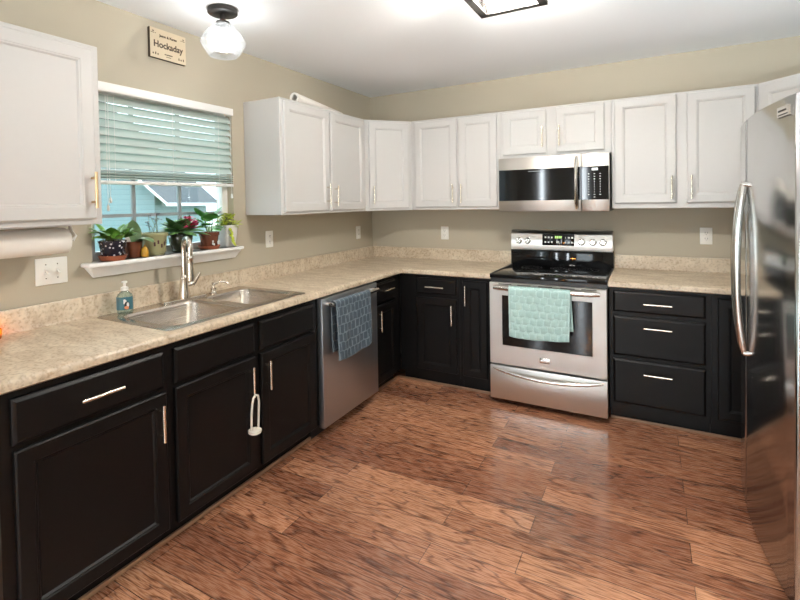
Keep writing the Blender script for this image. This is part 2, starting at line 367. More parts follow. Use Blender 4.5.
# sink window
wf = B()
fx0, fx1 = -.10, -.055
box(wf, fx0, fx1, WY0, WY0+.045, WZ0+.02, WZ1); box(wf, fx0, fx1, WY1-.045, WY1, WZ0+.02, WZ1)
box(wf, fx0, fx1, WY0+.045, WY1-.045, WZ0+.02, WZ0+.06); box(wf, fx0, fx1, WY0+.045, WY1-.045, WZ1-.045, WZ1)
box(wf, fx0, fx1, WY0+.045, WY1-.045, 1.60, 1.635)
win = struct(obj('window_1', wf, M['trim']))
M['munt'] = mat('window_muntin', (.30, .33, .35), .5)  # backlit darkness is put into this grey colour
for yy in (-2.395, -2.108):
    b_ = B(); box(b_, -.084, -.066, yy-.009, yy+.009, WZ0+.06, 1.60); box(b_, -.084, -.066, yy-.009, yy+.009, 1.635, WZ1-.045); obj('muntin', b_, M['munt'], win)
for zz in (1.394, 1.81):
    b_ = B(); box(b_, -.083, -.067, WY0+.045, WY1-.045, zz-.009, zz+.009); obj('muntin', b_, M['munt'], win)
b_ = B(); box(b_, -.078, -.072, WY0+.045, WY1-.045, WZ0+.06, WZ1-.045); obj('pane', b_, M['glass'], win)
st = B(); box(st, -.10, .075, -2.655, -1.762, WZ0, WZ0+.02); box(st, .0005, .078, -2.718, -1.748, WZ0, WZ0+.02, .006)
obj('sill', st, M['trim'], win)
ap = B()   # apron under the stool, ends raked
v0 = [ap.verts.new((x, y, z)) for x, y, z in ((.001, -2.662, 1.100), (.016, -2.662, 1.100), (.062, -2.702, 1.154), (.001, -2.702, 1.154))]
v1 = [ap.verts.new((x, y, z)) for x, y, z in ((.001, -1.768, 1.100), (.016, -1.768, 1.100), (.062, -1.756, 1.154), (.001, -1.756, 1.154))]
ring_faces(ap, v0, v1); ap.faces.new(v0); ap.faces.new(v1); obj('apron', ap, M['trim'], win)

# ------------------------------------------------------------------ outdoors
gb = B(); box(gb, -45, -.5, -30, 40, -1.3, -1.2); struct(obj('ground', gb, M['grass']))
hv = Vector((-.8165, .5776, 0)); hr = Vector((.5776, .8165, 0)); th = math.radians(18)
ha = hv*math.cos(th)+hr*math.sin(th); hn = hr*math.cos(th)-hv*math.sin(th)
hx_, hy_ = -6.535, 2.499      # where the near eave corner of the house stands
hrot = math.atan2(-ha.x, ha.y)
house = thing('neighbor_house', 'pale blue sided house with grey shingle roof seen outside the sink window', 'house', (hx_-(.37*math.cos(hrot)+.36*math.sin(hrot)), hy_-(.37*math.sin(hrot)-.36*math.cos(hrot)), -1.2), hrot)
# local: +y along the ridge (away), +x to the right, z up; near eave corner at the origin
ez, hw, hl, rise = 2.96, 7.6, 4.6, 3.6
bm = B(); va = [bm.verts.new(p) for p in ((0, 0, 0), (-hw, 0, 0), (-hw, 0, ez), (-hw/2, 0, ez+rise), (0, 0, ez))]; vb = [bm.verts.new(v.co+Vector((0, hl, 0))) for v in va]
ring_faces(bm, va, vb); bm.faces.new(va); bm.faces.new(vb); obj('wall', bm, M['siding'], house, smooth=False)
bm = B(); sl = rise/(hw/2)
for sgn in (0, 1):
    def X(x): return x if not sgn else -hw-x
    pts = [(X(.35), ez-.35*sl+.03), (X(-hw/2), ez+rise+.03), (X(-hw/2), ez+rise+.08), (X(.35), ez-.35*sl+.08)]
    a = [bm.verts.new((x, -.3, z)) for x, z in pts]; c = [bm.verts.new((x, hl+.3, z)) for x, z in pts]
    ring_faces(bm, a, c); bm.faces.new(a); bm.faces.new(c)
obj('roof', bm, M['shingle'], house, smooth=False)
bm = B()
for sgn in (0, 1):
    pts = [(.37 if not sgn else -hw-.37, ez-.37*sl+.03), (-hw/2, ez+rise+.03), (-hw/2, ez+rise+.085), (.37 if not sgn else -hw-.37, ez-.37*sl+.085)]
    a = [bm.verts.new((x, -.36, z)) for x, z in pts]; c = [bm.verts.new((x, -.31, z)) for x, z in pts]
    ring_faces(bm, a, c); bm.faces.new(a); bm.faces.new(c)
obj('rake_board', bm, M['trim'], house, smooth=False)
bm = B(); box(bm, .35, .42, -.36, hl+.3, ez-.37*sl+.02, ez-.37*sl+.09); obj('gutter', bm, M['trim'], house)
bm = B(); box(bm, -4.0, -3.88, -.10, -.005, 0, ez+1.2); obj('downspout', bm, M['trim'], house)

# ------------------------------------------------------------------ cabinets
LRZ = PI/2     # units on the left wall: local x runs along the wall away from the camera, fronts towards -y local
BC = .875
def base_carcass(t, W, extra=None, wall=.002):
    bm = B()
    bz = .10
    # sides, bottom, face frame, back and recessed toe kick as one body
    box(bm, 0, W, -.59, -wall, bz, BC-.15); box(bm, 0, W, -.61, -.59, bz, BC); box(bm, 0, .02, -.59, -wall, BC-.15, BC); box(bm, W-.02, W, -.59, -wall, BC-.15, BC)
    box(bm, 0, W, -.54, -.10, 0, bz)
    if extra: extra(bm)
    return obj('body', bm, M['black'], t, smooth=False)
BK = M['black']
# left run, from the free end towards the corner
W0 = -3.295
t = thing('base_cabinet', 'black base cabinet at the free end of the counter, one drawer over a wide door', 'cabinet', (0, W0, 0), LRZ, 'black base cabinets'); base_carcass(t, .589)
drawer(t, -3.262-W0, -2.732-W0, .697, .845, -.61, BK, hz=.773); door(t, -3.258-W0, -2.724-W0, .105, .678, -.61, BK, -2.762-W0, .567)
Y1 = -2.705
t = thing('base_cabinet', 'wide black sink base cabinet with two doors below two plain false drawer fronts', 'cabinet', (0, Y1, 0), LRZ, 'black base cabinets'); base_carcass(t, .998)
for a, b_, h in ((-2.682, -2.222, -2.268), (-2.183, -1.742, -2.150)):
    drawer(t, a-Y1, b_-Y1, .697, .845, -.61, BK, handle=False, name='false_front'); door(t, a-Y1, b_-Y1, .105, .678, -.61, BK, h-Y1, .565)
Y2 = -1.045
t = thing('base_cabinet', 'narrow black base cabinet between dishwasher and corner, drawer over door', 'cabinet', (0, Y2, 0), LRZ, 'black base cabinets'); base_carcass(t, .432)
drawer(t, -1.028-Y2, -.715-Y2, .697, .845, -.61, BK, hz=.785); door(t, -1.028-Y2, -.715-Y2, .105, .678, -.61, BK, -.998-Y2, .575)
X1 = .611
t = thing('base_cabinet', 'black corner base cabinet on the back wall, drawer over door with blank filler at left', 'cabinet', (X1, 0, 0), 0, 'black base cabinets'); base_carcass(t, 1.113-X1)
drawer(t, .764-X1, 1.094-X1, .728, .850, -.61, BK, hz=.785); door(t, .764-X1, 1.094-X1, .135, .700, -.61, BK, 1.064-X1, .585)
X2_ = 1.114
t = thing('base_cabinet', 'slim black base cabinet with one full height door left of the stove', 'cabinet', (X2_, 0, 0), 0, 'black base cabinets'); base_carcass(t, 1.358-X2_)
door(t, 1.141-X2_, 1.328-X2_, .135, .848, -.61, BK, 1.172-X2_, .742)
X3 = 2.128
t = thing('base_cabinet', 'black three drawer base cabinet right of the stove', 'cabinet', (X3, 0, 0), 0, 'black base cabinets'); base_carcass(t, 2.668-X3)
for z0, z1, hz in ((.722, .855, .785), (.445, .695, .636), (.140, .420, .348)): drawer(t, 2.150-X3, 2.642-X3, z0, z1, -.61, BK, hz=hz)
X4 = 2.669
t = thing('base_cabinet', 'black corner base cabinet with a plain door half hidden by the refrigerator', 'cabinet', (X4, 0, 0), 0, 'black base cabinets'); base_carcass(t, 3.538-X4)
door(t, 2.700-X4, 3.04-X4, .140, .848, -.61, BK)
# shoe mouldings
def shoe(name, x0, x1, y0, y1):
    bm = B(); box(bm, x0, x1, y0, y1, 0, .020, .005); o = obj(name, bm, M['shoe']); struct(o)
shoe('baseboard_left', .541, .556, -3.295, -1.702); shoe('trim_1', .541, .556, -1.042, -.556); shoe('baseboard_back', .5565, 1.357, -.556, -.541); shoe('trim_2', 2.129, 2.95, -.556, -.541)

# wall cabinets
UB, UT, UD = 1.37, 2.122, .315
WT = M['white']
def wall_carcass(t, W, z0=UB, z1=UT):
    bm = B(); box(bm, 0, W, -UD, -.002, z0, z1, .002, 1); return obj('body', bm, WT, t, smooth=False)
t = thing('wall_cabinet', 'white wall cabinet left of the window above the paper towels, cut by the photo edge', 'cabinet', (0, -3.33, 0), LRZ, 'white wall cabinets'); wall_carcass(t, 3.33-2.786)
door(t, .03, 3.33-2.816, 1.394, 2.102, -UD, WT, 3.33-2.835, 1.513, M['brass'])
t = thing('wall_cabinet', 'white two door wall cabinet right of the window with a paper roll on top', 'cabinet', (0, -1.655, 0), LRZ, 'white wall cabinets'); wall_carcass(t, 1.655-.625)
door(t, .024, 1.655-1.152, 1.388, 2.102, -UD, WT, 1.655-1.187, 1.505); door(t, 1.655-1.126, 1.655-.662, 1.388, 2.102, -UD, WT, 1.655-1.092, 1.495)
def diag_cabinet(label, poly, a, b_, hside):
    t = thing('wall_cabinet', label, 'cabinet', (a[0], a[1], 0), math.atan2(b_[1]-a[1], b_[0]-a[0]), 'white wall cabinets')
    bm = B(); prism(bm, poly, UB, UT); obj('body', bm, WT, t, world=True, smooth=False)
    L_ = math.hypot(b_[0]-a[0], b_[1]-a[1])
    door(t, .028, L_-.028, 1.388, 2.104, -.001, WT, .058 if hside < 0 else None, 1.50); return t
diag_cabinet('white diagonal corner wall cabinet above the counter corner left of the stove', [(.002, -.002), (.002, -.624), (.315, -.624), (.586, -.315), (.586, -.002)], (.315, -.624), (.586, -.315), -1)
diag_cabinet('white diagonal corner wall cabinet rising behind the top of the refrigerator', [(2.934, -.002), (2.934, -.315), (3.205, -.624), (3.538, -.624), (3.538, -.002)], (2.934, -.315), (3.205, -.624), 1)
X5 = .587
t = thing('wall_cabinet', 'white two door wall cabinet between the diagonal corner and the microwave', 'cabinet', (X5, 0, 0), 0, 'white wall cabinets'); wall_carcass(t, 1.343-X5)
door(t, .627-X5, .998-X5, 1.392, 2.106, -UD, WT, .972-X5, 1.50); door(t, 1.016-X5, 1.327-X5, 1.392, 2.106, -UD, WT, 1.044-X5, 1.50)
X6 = 1.344
t = thing('wall_cabinet', 'short white two door wall cabinet directly over the microwave', 'cabinet', (X6, 0, 0), 0, 'white wall cabinets'); wall_carcass(t, 2.126-X6, 1.757)
door(t, 1.374-X6, 1.696-X6, 1.782, 2.106, -UD, WT, 1.672-X6, 1.90); door(t, 1.765-X6, 2.083-X6, 1.782, 2.106, -UD, WT, 1.790-X6, 1.90)
X7 = 2.127
t = thing('wall_cabinet', 'white two door wall cabinet right of the microwave', 'cabinet', (X7, 0, 0), 0, 'white wall cabinets'); wall_carcass(t, 2.933-X7)
door(t, 2.146-X7, 2.508-X7, 1.405, 2.110, -UD, WT, 2.482-X7, 1.505); door(t, 2.566-X7, 2.918-X7, 1.405, 2.110, -UD, WT, 2.590-X7, 1.505)

# ------------------------------------------------------------------ countertops
CT = .915
def prof(dmax=.645):   # (distance from the wall, height): under front, rounded nose, deck, coved backsplash
    p = [(.024, .877), (.60, .877), (.60, .875), (dmax-.008, .875), (dmax, .881), (dmax, .899), (dmax-.004, .909), (dmax-.013, CT), (.034, CT), (.026, .918), (.022, .926), (.022, 1.008), (.018, 1.016), (.002, 1.016), (.002, .877)]
    return p
SY0, SY1, SX0, SX1 = -2.675, -1.785, .075, .585
bm = B()
def sweep_prof(rings, caps=(True, True)):
    vs = [[bm.verts.new(p) for p in r] for r in rings]
    for a, b_ in zip(vs, vs[1:]): ring_faces(bm, a, b_)
    if caps[0]: bm.faces.new(vs[0])
    if caps[1]: bm.faces.new(vs[-1])
PR = prof()
sweep_prof([[(d, -3.30, z) for d, z in PR], [(d, SY0, z) for d, z in PR]])
front = [(SX1, .877), (.60, .877), (.60, .875), (.637, .875), (.645, .881), (.645, .899), (.641, .909), (.632, CT), (SX1, CT)]
back = [(.024, .877), (SX0, .877), (SX0, CT), (.034, CT), (.026, .918), (.022, .926), (.022, 1.008), (.018, 1.016), (.002, 1.016), (.002, .877)]
for p in (front, back): sweep_prof([[(d, SY0, z) for d, z in p], [(d, SY1, z) for d, z in p]])
sweep_prof([[(d, SY1, z) for d, z in PR], [(d, -d, z) for d, z in PR], [(1.3595, -d, z) for d, z in PR]])
t = obj('countertop', bm, M['lam'], angle=50); tag(t, 'long L-shaped beige mottled countertop with backsplash holding the sink', 'countertop', 'laminate countertops')
bm = B(); sweep_prof([[(2.1235, -d, z) for d, z in PR], [(3.538, -d, z) for d, z in PR]])
t = obj('countertop', bm, M['lam'], angle=50); tag(t, 'short beige mottled countertop between the stove and the refrigerator', 'countertop', 'laminate countertops')
# pale caulk line on the backsplash edge belongs to the countertop
# ------------------------------------------------------------------ sink
sk = thing('kitchen_sink', 'double bowl stainless steel sink set in the counter under the window', 'sink', (.33, -2.23, CT))
RX0, RX1, RY0, RY1 = .055, .603, -2.690, -1.770
bowls = [(.150, .560, -2.640, -2.205), (.150, .560, -2.155, -1.820)]
def rrect(x0, x1, y0, y1, r, n=5):
    o = []
    for cx, cy, a0 in ((x1-r, y1-r, 0), (x0+r, y1-r, PI/2), (x0+r, y0+r, PI), (x1-r, y0+r, 1.5*PI)):
        for k in range(n): a = a0+PI/2*k/(n-1); o.append((cx+r*math.cos(a), cy+r*math.sin(a)))
    return o
bm = B()   # deck with two holes: fill a planar face between outlines
zt = CT+.004
def loop_edges(pts, z):
    v = [bm.verts.new((x, y, z)) for x, y in pts]; return v, [bm.edges.new((v[i], v[(i+1) % len(v)])) for i in range(len(v))]
ov, oe = loop_edges(rrect(RX0+.006, RX1-.006, RY0+.006, RY1-.006, .022), zt)
edges = list(oe); holes = []
for x0, x1, y0, y1 in bowls:
    hvv, he = loop_edges(rrect(x0, x1, y0, y1, .06), zt); edges += he; holes.append(hvv)
bmesh.ops.triangle_fill(bm, edges=edges, use_beauty=True)
ow = [bm.verts.new((x, y, CT+.0005)) for x, y in rrect(RX0, RX1, RY0, RY1, .026)]; ring_faces(bm, ov, ow)
obj('rim', bm, M['sink'], sk, world=True, recalc=True)
for (x0, x1, y0, y1) in bowls:
    bm = B(); L_ = []
    for ins, z, r in ((-.0, zt, .06), (.004, zt-.004, .058), (.008, zt-.015, .056), (.016, zt-.15, .055), (.028, zt-.172, .06), (.055, zt-.182, .05), (.12, zt-.186, .03)):
        L_.append([bm.verts.new((x, y, z)) for x, y in rrect(x0+ins, x1-ins, y0+ins, y1-ins, r)])
    for a, b_ in zip(L_, L_[1:]): ring_faces(bm, a, b_)
    bm.faces.new(L_[-1]); bo = obj('bowl', bm, M['sink'], sk, world=True, angle=60)
    bm = B(); cx, cy = (x0+x1)/2, (y0+y1)/2
    lathe(bm, [(.045, 0), (.043, .003), (.034, .0035), (.03, .001), (.012, .001)], (cx, cy, zt-.1865)); obj('drain', bm, M['chrome'], bo, world=True)
# faucet
fc = thing('faucet', 'tall gooseneck pull-down faucet behind the sink', 'faucet', (.103, -2.225, zt))
FM = M['faucet']
bm = B(); pts = rrect(.078, .130, -2.362, -2.082, .024, 5)
a = [bm.verts.new((x, y, zt)) for x, y in pts]; b_ = [bm.verts.new((x, y, zt+.008)) for x, y in pts]; c = [bm.verts.new((.104+(x-.104)*.9, -2.222+(y+2.222)*.985, zt+.011)) for x, y in pts]
ring_faces(bm, a, b_); ring_faces(bm, b_, c); bm.faces.new(a); bm.faces.new(c); obj('deck_plate', bm, FM, fc, world=True)
bm = B(); fy = -2.225
lathe(bm, [(.032, zt+.011), (.031, zt+.02), (.025, zt+.06), (.020, zt+.115), (.0205, zt+.118), (.0205, zt+.126), (.0175, zt+.13), (.0155, zt+.14)], (.104, fy, 0)); obj('body', bm, FM, fc, world=True)
bm = B(); dirx, diry = math.cos(math.radians(-22)), math.sin(math.radians(-22)); R_ = .060; zc = 1.205
pts = [(.104, fy, zt+.135), (.104, fy, 1.12), (.104, fy, 1.18)]
for k in range(0, 13):
    a = PI - PI*k/12*1.04; pts.append((.104+dirx*(R_+R_*math.cos(a)), fy+diry*(R_+R_*math.cos(a)), zc+R_*math.sin(a)))
ex, ey = pts[-1][0], pts[-1][1]
pts.append((ex-.001, ey, zc-.04)); tube(bm, pts, .0135, 14); obj('spout', bm, FM, fc, world=True)
bm = B(); lathe(bm, [(.0145, zc-.035), (.0175, zc-.04), (.0175, zc-.05), (.0155, zc-.055), (.0175, zc-.085), (.0205, zc-.150), (.0205, zc-.163), (.016, zc-.167)], (ex-.001, ey, 0)); obj('spray_head', bm, FM, fc, world=True)
bm = B(); tube(bm, [(.104, fy, zt+.075), (.112, fy+.04, zt+.082), (.116, fy+.052, zt+.088)], .0115, 12); tube(bm, [(.114, fy+.046, zt+.075), (.117, fy+.056, zt+.09), (.124, fy+.085, zt+.135), (.126, fy+.088, zt+.142)], [.010, .0115, .0105, .007], 10); obj('lever', bm, FM, fc, world=True)
# built-in dispenser
ds = thing('soap_dispenser', 'small built-in steel soap pump on the sink deck right of the faucet', 'soap dispenser', (.108, -2.03, zt))
bm = B(); lathe(bm, [(.022, zt), (.022, zt+.006), (.017, zt+.012), (.016, zt+.026), (.0185, zt+.03), (.0185, zt+.034), (.009, zt+.037), (.008, zt+.05)], (.108, -2.03, 0)); obj('body', bm, FM, ds, world=True)
bm = B(); tube(bm, [(.108, -2.03, zt+.046), (.113, -2.022, zt+.058), (.128, -2.0, zt+.066), (.147, -1.975, zt+.063), (.158, -1.96, zt+.05)], [.008, .0075, .0065, .006, .0055], 10)
cyl(bm, (.108, -2.03, zt+.044), (.106, -2.033, zt+.066), .007, 10); obj('spout', bm, FM, ds, world=True)
# hand soap bottle
sb = thing('soap_bottle', 'clear hand soap pump bottle with teal label at the near corner of the sink', 'soap bottle', (.112, -2.572, zt))
bm = B(); lathe(bm, [(.030, 0), (.034, .004), (.036, .02), (.036, .075), (.032, .092), (.018, .106), (.014, .110), (.014, .116)], seg=24, sq=2.8); obj('bottle', bm, M['soap'], sb)
bm = B()
lb = []
for z in (.022, .084):
    lb.append([bm.verts.new((.0372*math.cos(a)*(abs(math.cos(a))**2.8+abs(math.sin(a))**2.8)**(-1/2.8), .0372*math.sin(a)*(abs(math.cos(a))**2.8+abs(math.sin(a))**2.8)**(-1/2.8), z)) for a in [math.radians(-100+k*10) for k in range(16)]])
for i in range(15): bm.faces.new((lb[0][i], lb[0][i+1], lb[1][i+1], lb[1][i]))
lab = obj('label_wrap', bm, M['teal'], sb)
bm = B()
def disc(bm, c, r, n, ux, uz, mi): 
    vv = [bm.verts.new(Vector(c)+Vector(ux)*r[0]*math.cos(2*PI*k/16)+Vector(uz)*r[1]*math.sin(2*PI*k/16)) for k in range(16)]; bm.faces.new(vv).material_index = mi
ux = (.47, .88, 0); cc = Vector((.0385, -.004, 0)); uz = (0, 0, 1); nn = Vector((.88, -.47, 0))
for (du, dz, ru, rz, lift, mi) in ((.0, .062, .010, .012, .001, 0), (.012, .046, .013, .018, .0015, 1), (.016, .048, .006, .012, .0022, 0), (.010, .034, .011, .008, .0026, 2), (-.018, .066, .004, .009, .001, 0)):
    disc(bm, cc+Vector(ux)*du+nn*lift+Vector((0, 0, dz)), (ru, rz), 0, ux, uz, mi)
obj('print', bm, [M['markw'], M['dark'], M['orange']], lab, recalc=False)
bm = B(); lathe(bm, [(.017, .112), (.017, .126), (.012, .130), (.006, .132), (.006, .148), (.013, .150), (.013, .156), (.007, .159)], seg=18); box(bm, -.002, .034, -.006, .006, .150, .158, .002); 
obj('pump', bm, M['plate'], sb)
sb.rotation_euler = (0, 0, math.radians(-28))

# ------------------------------------------------------------------ stove
rg = thing('stove', 'freestanding stainless electric stove with black glass cooktop', 'stove', (1.743, -.33, 0))
ST, SX_, SXR = M['steel'], 1.3635, 2.1205
bm = B(); box(bm, SX_, SXR, -.640, -.03, .035, .893); 
for x in (SX_+.05, SXR-.05):
    for y in (-.56, -.10): cyl(bm, (x, y, 0), (x, y, .04), .02, 12)
obj('body', bm, M['bplastic'], rg, world=True)
bm = B(); box(bm, SX_-.001, SXR+.001, -.668, -.075, .893, .918, .004); obj('cooktop', bm, M['bglass'], rg, world=True); ctop = rg.children[-1]
for a in (SX_-.002, SXR-.012): bm = B(); box(bm, a, a+.014, -.669, -.08, .912, .9215, .002); obj('side_trim', bm, M['bplastic'], ctop, world=True)
for (x, y, r) in ((1.56, -.50, .105), (1.93, -.50, .085), (1.56, -.22, .075), (1.93, -.22, .105), (1.745, -.20, .05)):
    bm = B()
    for rr, wd in ((r, .0022), (r*.62, .0014)):
        q0 = [bm.verts.new((x+rr*math.cos(2*PI*k/40), y+rr*math.sin(2*PI*k/40), .9186)) for k in range(40)]; q1 = [bm.verts.new((x+(rr-wd)*math.cos(2*PI*k/40), y+(rr-wd)*math.sin(2*PI*k/40), .9186)) for k in range(40)]
        ring_faces(bm, q0, q1)
    obj('burner_ring', bm, M['grey'], rg, world=True)
bm = B(); box(bm, SX_, SXR, -.074, -.004, .893, 1.045, .003); obj('backguard', bm, M['bglass'], rg, world=True)
# control panel: curved top and a face that leans back
bm = B(); prof_c = [(-.004, 1.040), (-.098, 1.040), (-.100, 1.046), (-.088, 1.165), (-.078, 1.186), (-.058, 1.196), (-.004, 1.196)]
a = [bm.verts.new((SX_+.008, y, z)) for y, z in prof_c]; b_ = [bm.verts.new((SXR-.004, y, z)) for y, z in prof_c]; ring_faces(bm, a, b_); bm.faces.new(a); bm.faces.new(b_)
cp = obj('control_panel', bm, ST, rg, world=True, angle=50)
lean = math.atan2(.012, .119)
def cpy(z): return -.100+.012*(z-1.046)/.119
def on_panel(bm, x0, x1, z0, z1, t, mi=0, bev=0):
    vs = box(bm, x0, x1, -t, 0, 0, z1-z0, bev, 2, mi)
    bmesh.ops.transform(bm, matrix=Matrix.Translation((0, cpy(z0), z0)) @ Matrix.Rotation(-lean, 4, 'X'), verts=[v for v in vs if v.is_valid])
bm = B(); on_panel(bm, 1.616, 1.852, 1.080, 1.172, .004, 0, .003); dp = obj('display', bm, M['bglass'], cp, world=True)
bm = B()
for i in range(3):
    for z in (1.105, 1.142):
        on_panel(bm, 1.634+i*.024, 1.646+i*.024, z-.006, z+.007, .0055, 0)
        on_panel(bm, 1.782+i*.024 if i else 1.785, (1.796 if i else 1.791)+i*.024, z-.006, z+.007, .0055, 0)
on_panel(bm, 1.722, 1.742, 1.098, 1.114, .0055, 0)
for xx in (1.712, 1.725, 1.738, 1.751): on_panel(bm, xx, xx+.009, 1.136, 1.154, .0055, 1)
obj('button_marks', bm, [M['markw'], M['disp_g']], cp, world=True)
for kx in (1.433, 1.500, 1.905, 1.983, 2.052):
    z = 1.112; mt = Matrix.Translation((kx, cpy(z), z)) @ Matrix.Rotation(PI/2-lean, 4, 'X')
    bm = B(); lathe(bm, [(.0265, 0), (.0265, .004), (.021, .006), (.0195, .024), (.017, .028)], seg=24, mtx=mt)
    vs = box(bm, -.0045, .0045, -.020, .020, .022, .036, .002, 1); bmesh.ops.transform(bm, matrix=mt @ Matrix.Rotation(random.uniform(-.2, .2), 4, 'Z'), verts=[v for v in vs if v.is_valid]); obj('knob', bm, M['satin'], cp, world=True)
# oven door and drawer
bm = B(); y0 = -.645
def frame_panel(bm, x0, x1, z0, z1, wx0, wx1, wz0, wz1, yb, yf, mi=0, bev=.004):
    o0 = [bm.verts.new(p) for p in ((x0, yb, z0), (x1, yb, z0), (x1, yb, z1), (x0, yb, z1))]
    o1 = [bm.verts.new(p) for p in ((x0, yf+bev, z0), (x1, yf+bev, z0), (x1, yf+bev, z1), (x0, yf+bev, z1))]
    o2 = [bm.verts.new(p) for p in ((x0+bev, yf, z0+bev), (x1-bev, yf, z0+bev), (x1-bev, yf, z1-bev), (x0+bev, yf, z1-bev))]
    i2 = [bm.verts.new(p) for p in ((wx0, yf, wz0), (wx1, yf, wz0), (wx1, yf, wz1), (wx0, yf, wz1))]
    i3 = [bm.verts.new(p) for p in ((wx0+.004, yf+.005, wz0+.004), (wx1-.004, yf+.005, wz0+.004), (wx1-.004, yf+.005, wz1-.004), (wx0+.004, yf+.005, wz1-.004))]
    for p, q in ((o0, o1), (o1, o2), (o2, i2), (i2, i3)): ring_faces(bm, p, q, mi)
    bm.faces.new(o0); bm.faces.new(i3).material_index = mi
frame_panel(bm, SX_, SXR, .290, .862, 1.452, 2.036, .425, .778, -.642, -.684)
od = obj('oven_door', bm, ST, rg, world=True, angle=20)
bm = B(); box(bm, 1.454, 2.034, -.6835, -.679, .427, .776, .001, 1); obj('oven_window', bm, M['bglass'], od, world=True)
bm = B()
hp = [(x, -.684-.052+.020*((x-1.742)/.34)**2*1.0, .833) for x in [1.402+.68*k/16 for k in range(17)]]
tube(bm, hp, [.011]+[.0145]*15+[.011], 12, squash=(1.15, .8))
for x in (1.41, 2.074): tube(bm, [(x, -.682, .833), (x, -.715, .833)], .011, 10)
oh = obj('handle', bm, M['satin'], od, world=True)
for x0 in (1.43, 1.56, 1.70, 1.84, 1.97): bm = B(); box(bm, x0, x0+.09, -.6846, -.680, .852, .857); obj('vent_slot', bm, M['dark'], od, world=True)
bm = B(); box(bm, 1.706, 1.772, -.688, -.683, .338, .372, .002); bd = obj('badge', bm, M['satin'], od, world=True)
bm = B(); box(bm, 1.712, 1.722, -.689, -.687, .352, .358)
for k in range(6): box(bm, 1.728+k*.006, 1.732+k*.006, -.6885, -.6875, .351, .357)
obj('badge_lettering', bm, M['chrome'], bd, world=True)
bm = B(); box(bm, SX_, SXR, -.684, -.642, .042, .278, .004); dr = obj('storage_drawer', bm, ST, rg, world=True)
bm = B(); hp = []; n = 20
for k in range(n+1):
    u = k/n*2-1; hp.append((1.742+.355*u, -.684-.004-.030*(1-u*u), .258-.030*(1-u*u)+.0))
tube(bm, hp, [.004+.011*math.sqrt(max(0, 1-(k/n*2-1)**4)) for k in range(n+1)], 12, squash=(.9, 1)); obj('handle', bm, M['satin'], dr, world=True)

# ------------------------------------------------------------------ microwave
mw = thing('microwave', 'stainless over-the-range microwave mounted above the stove', 'microwave', (1.743, -.2, 1.352))
MX0, MX1 = 1.3635, 2.1195
bm = B(); box(bm, MX0, MX1, -.378, -.003, 1.354, 1.752); obj('body', bm, M['bplastic'], mw, world=True)
DX = 1.940
bm = B(); box(bm, MX0, DX, -.408, -.379, 1.355, 1.752, .003); md = obj('door', bm, M['steelm'], mw, world=True)
bm = B(); box(bm, MX0+.001, DX-.0005, -.4092, -.400, 1.434, 1.664, .001, 1); obj('glass', bm, M['bglass'], md, world=True)
bm = B(); box(bm, 1.58, 1.67, -.4097, -.408, 1.644, 1.651); obj('lettering', bm, M['grey'], md, world=True)
bm = B(); n = 14; hp = [(1.913, -.405-.050*math.sin(PI*(.06+.88*k/n))**.6, 1.375+.36*k/n) for k in range(n+1)]
tube(bm, hp, [.012]+[.0185]*(n-1)+[.012], 12, squash=(.75, 1.1))
for z in (1.383, 1.727): tube(bm, [(1.913, -.404, z), (1.913, -.428, z)], .010, 10)
obj('handle', bm, M['chrome'], md, world=True)
bm = B(); box(bm, DX+.002, MX1, -.408, -.379, 1.355, 1.752, .003); mc = obj('control_panel', bm, M['steelm'], mw, world=True)
bm = B(); box(bm, DX+.003, MX1-.004, -.4092, -.400, 1.434, 1.664, .001, 1); obj('keypad', bm, M['bglass'], mc, world=True)
bm = B(); box(bm, 2.010, 2.048, -.4100, -.4085, 1.636, 1.652); obj('clock_display', bm, M['disp_w'], mc, world=True)
bm = B()
for r_ in range(10):
    for c_ in range(3):
        z = 1.612-r_*.0178; x = 1.990+c_*.036; wv = (.010 if r_ in (0, 1, 2, 8) or c_ == 1 and r_ == 9 else .005)
        if r_ == 9 and c_ != 1: continue
        box(bm, x-wv/2, x+wv/2, -.4098, -.4085, z-.0022, z+.0022)
obj('key_marks', bm, M['markw'], mc, world=True)

# ------------------------------------------------------------------ dishwasher
dw = thing('dishwasher', 'stainless steel dishwasher under the counter between black cabinets', 'dishwasher', (.33, -1.373, 0))
bm = B(); box(bm, .02, .615, -1.700, -1.050, .10, .870); box(bm, .03, .55, -1.70, -1.05, .0, .10); obj('body', bm, M['bplastic'], dw, world=True)
bm = B(); box(bm, .616, .655, -1.699, -1.051, .085, .868, .004); dd = obj('door', bm, M['dwsteel'], dw, world=True)
bm = B(); cyl(bm, (.70, -1.672, .832), (.70, -1.115, .832), .0135, 14)
for y in (-1.655, -1.132): tube(bm, [(.654, y, .832), (.70, y, .832)], .0115, 12)
obj('handle', bm, M['satin'], dd, world=True)
bm = B(); box(bm, .6545, .6565, -1.105, -1.065, .828, .838, .0005, 1); obj('badge', bm, M['chrome'], dd, world=True)

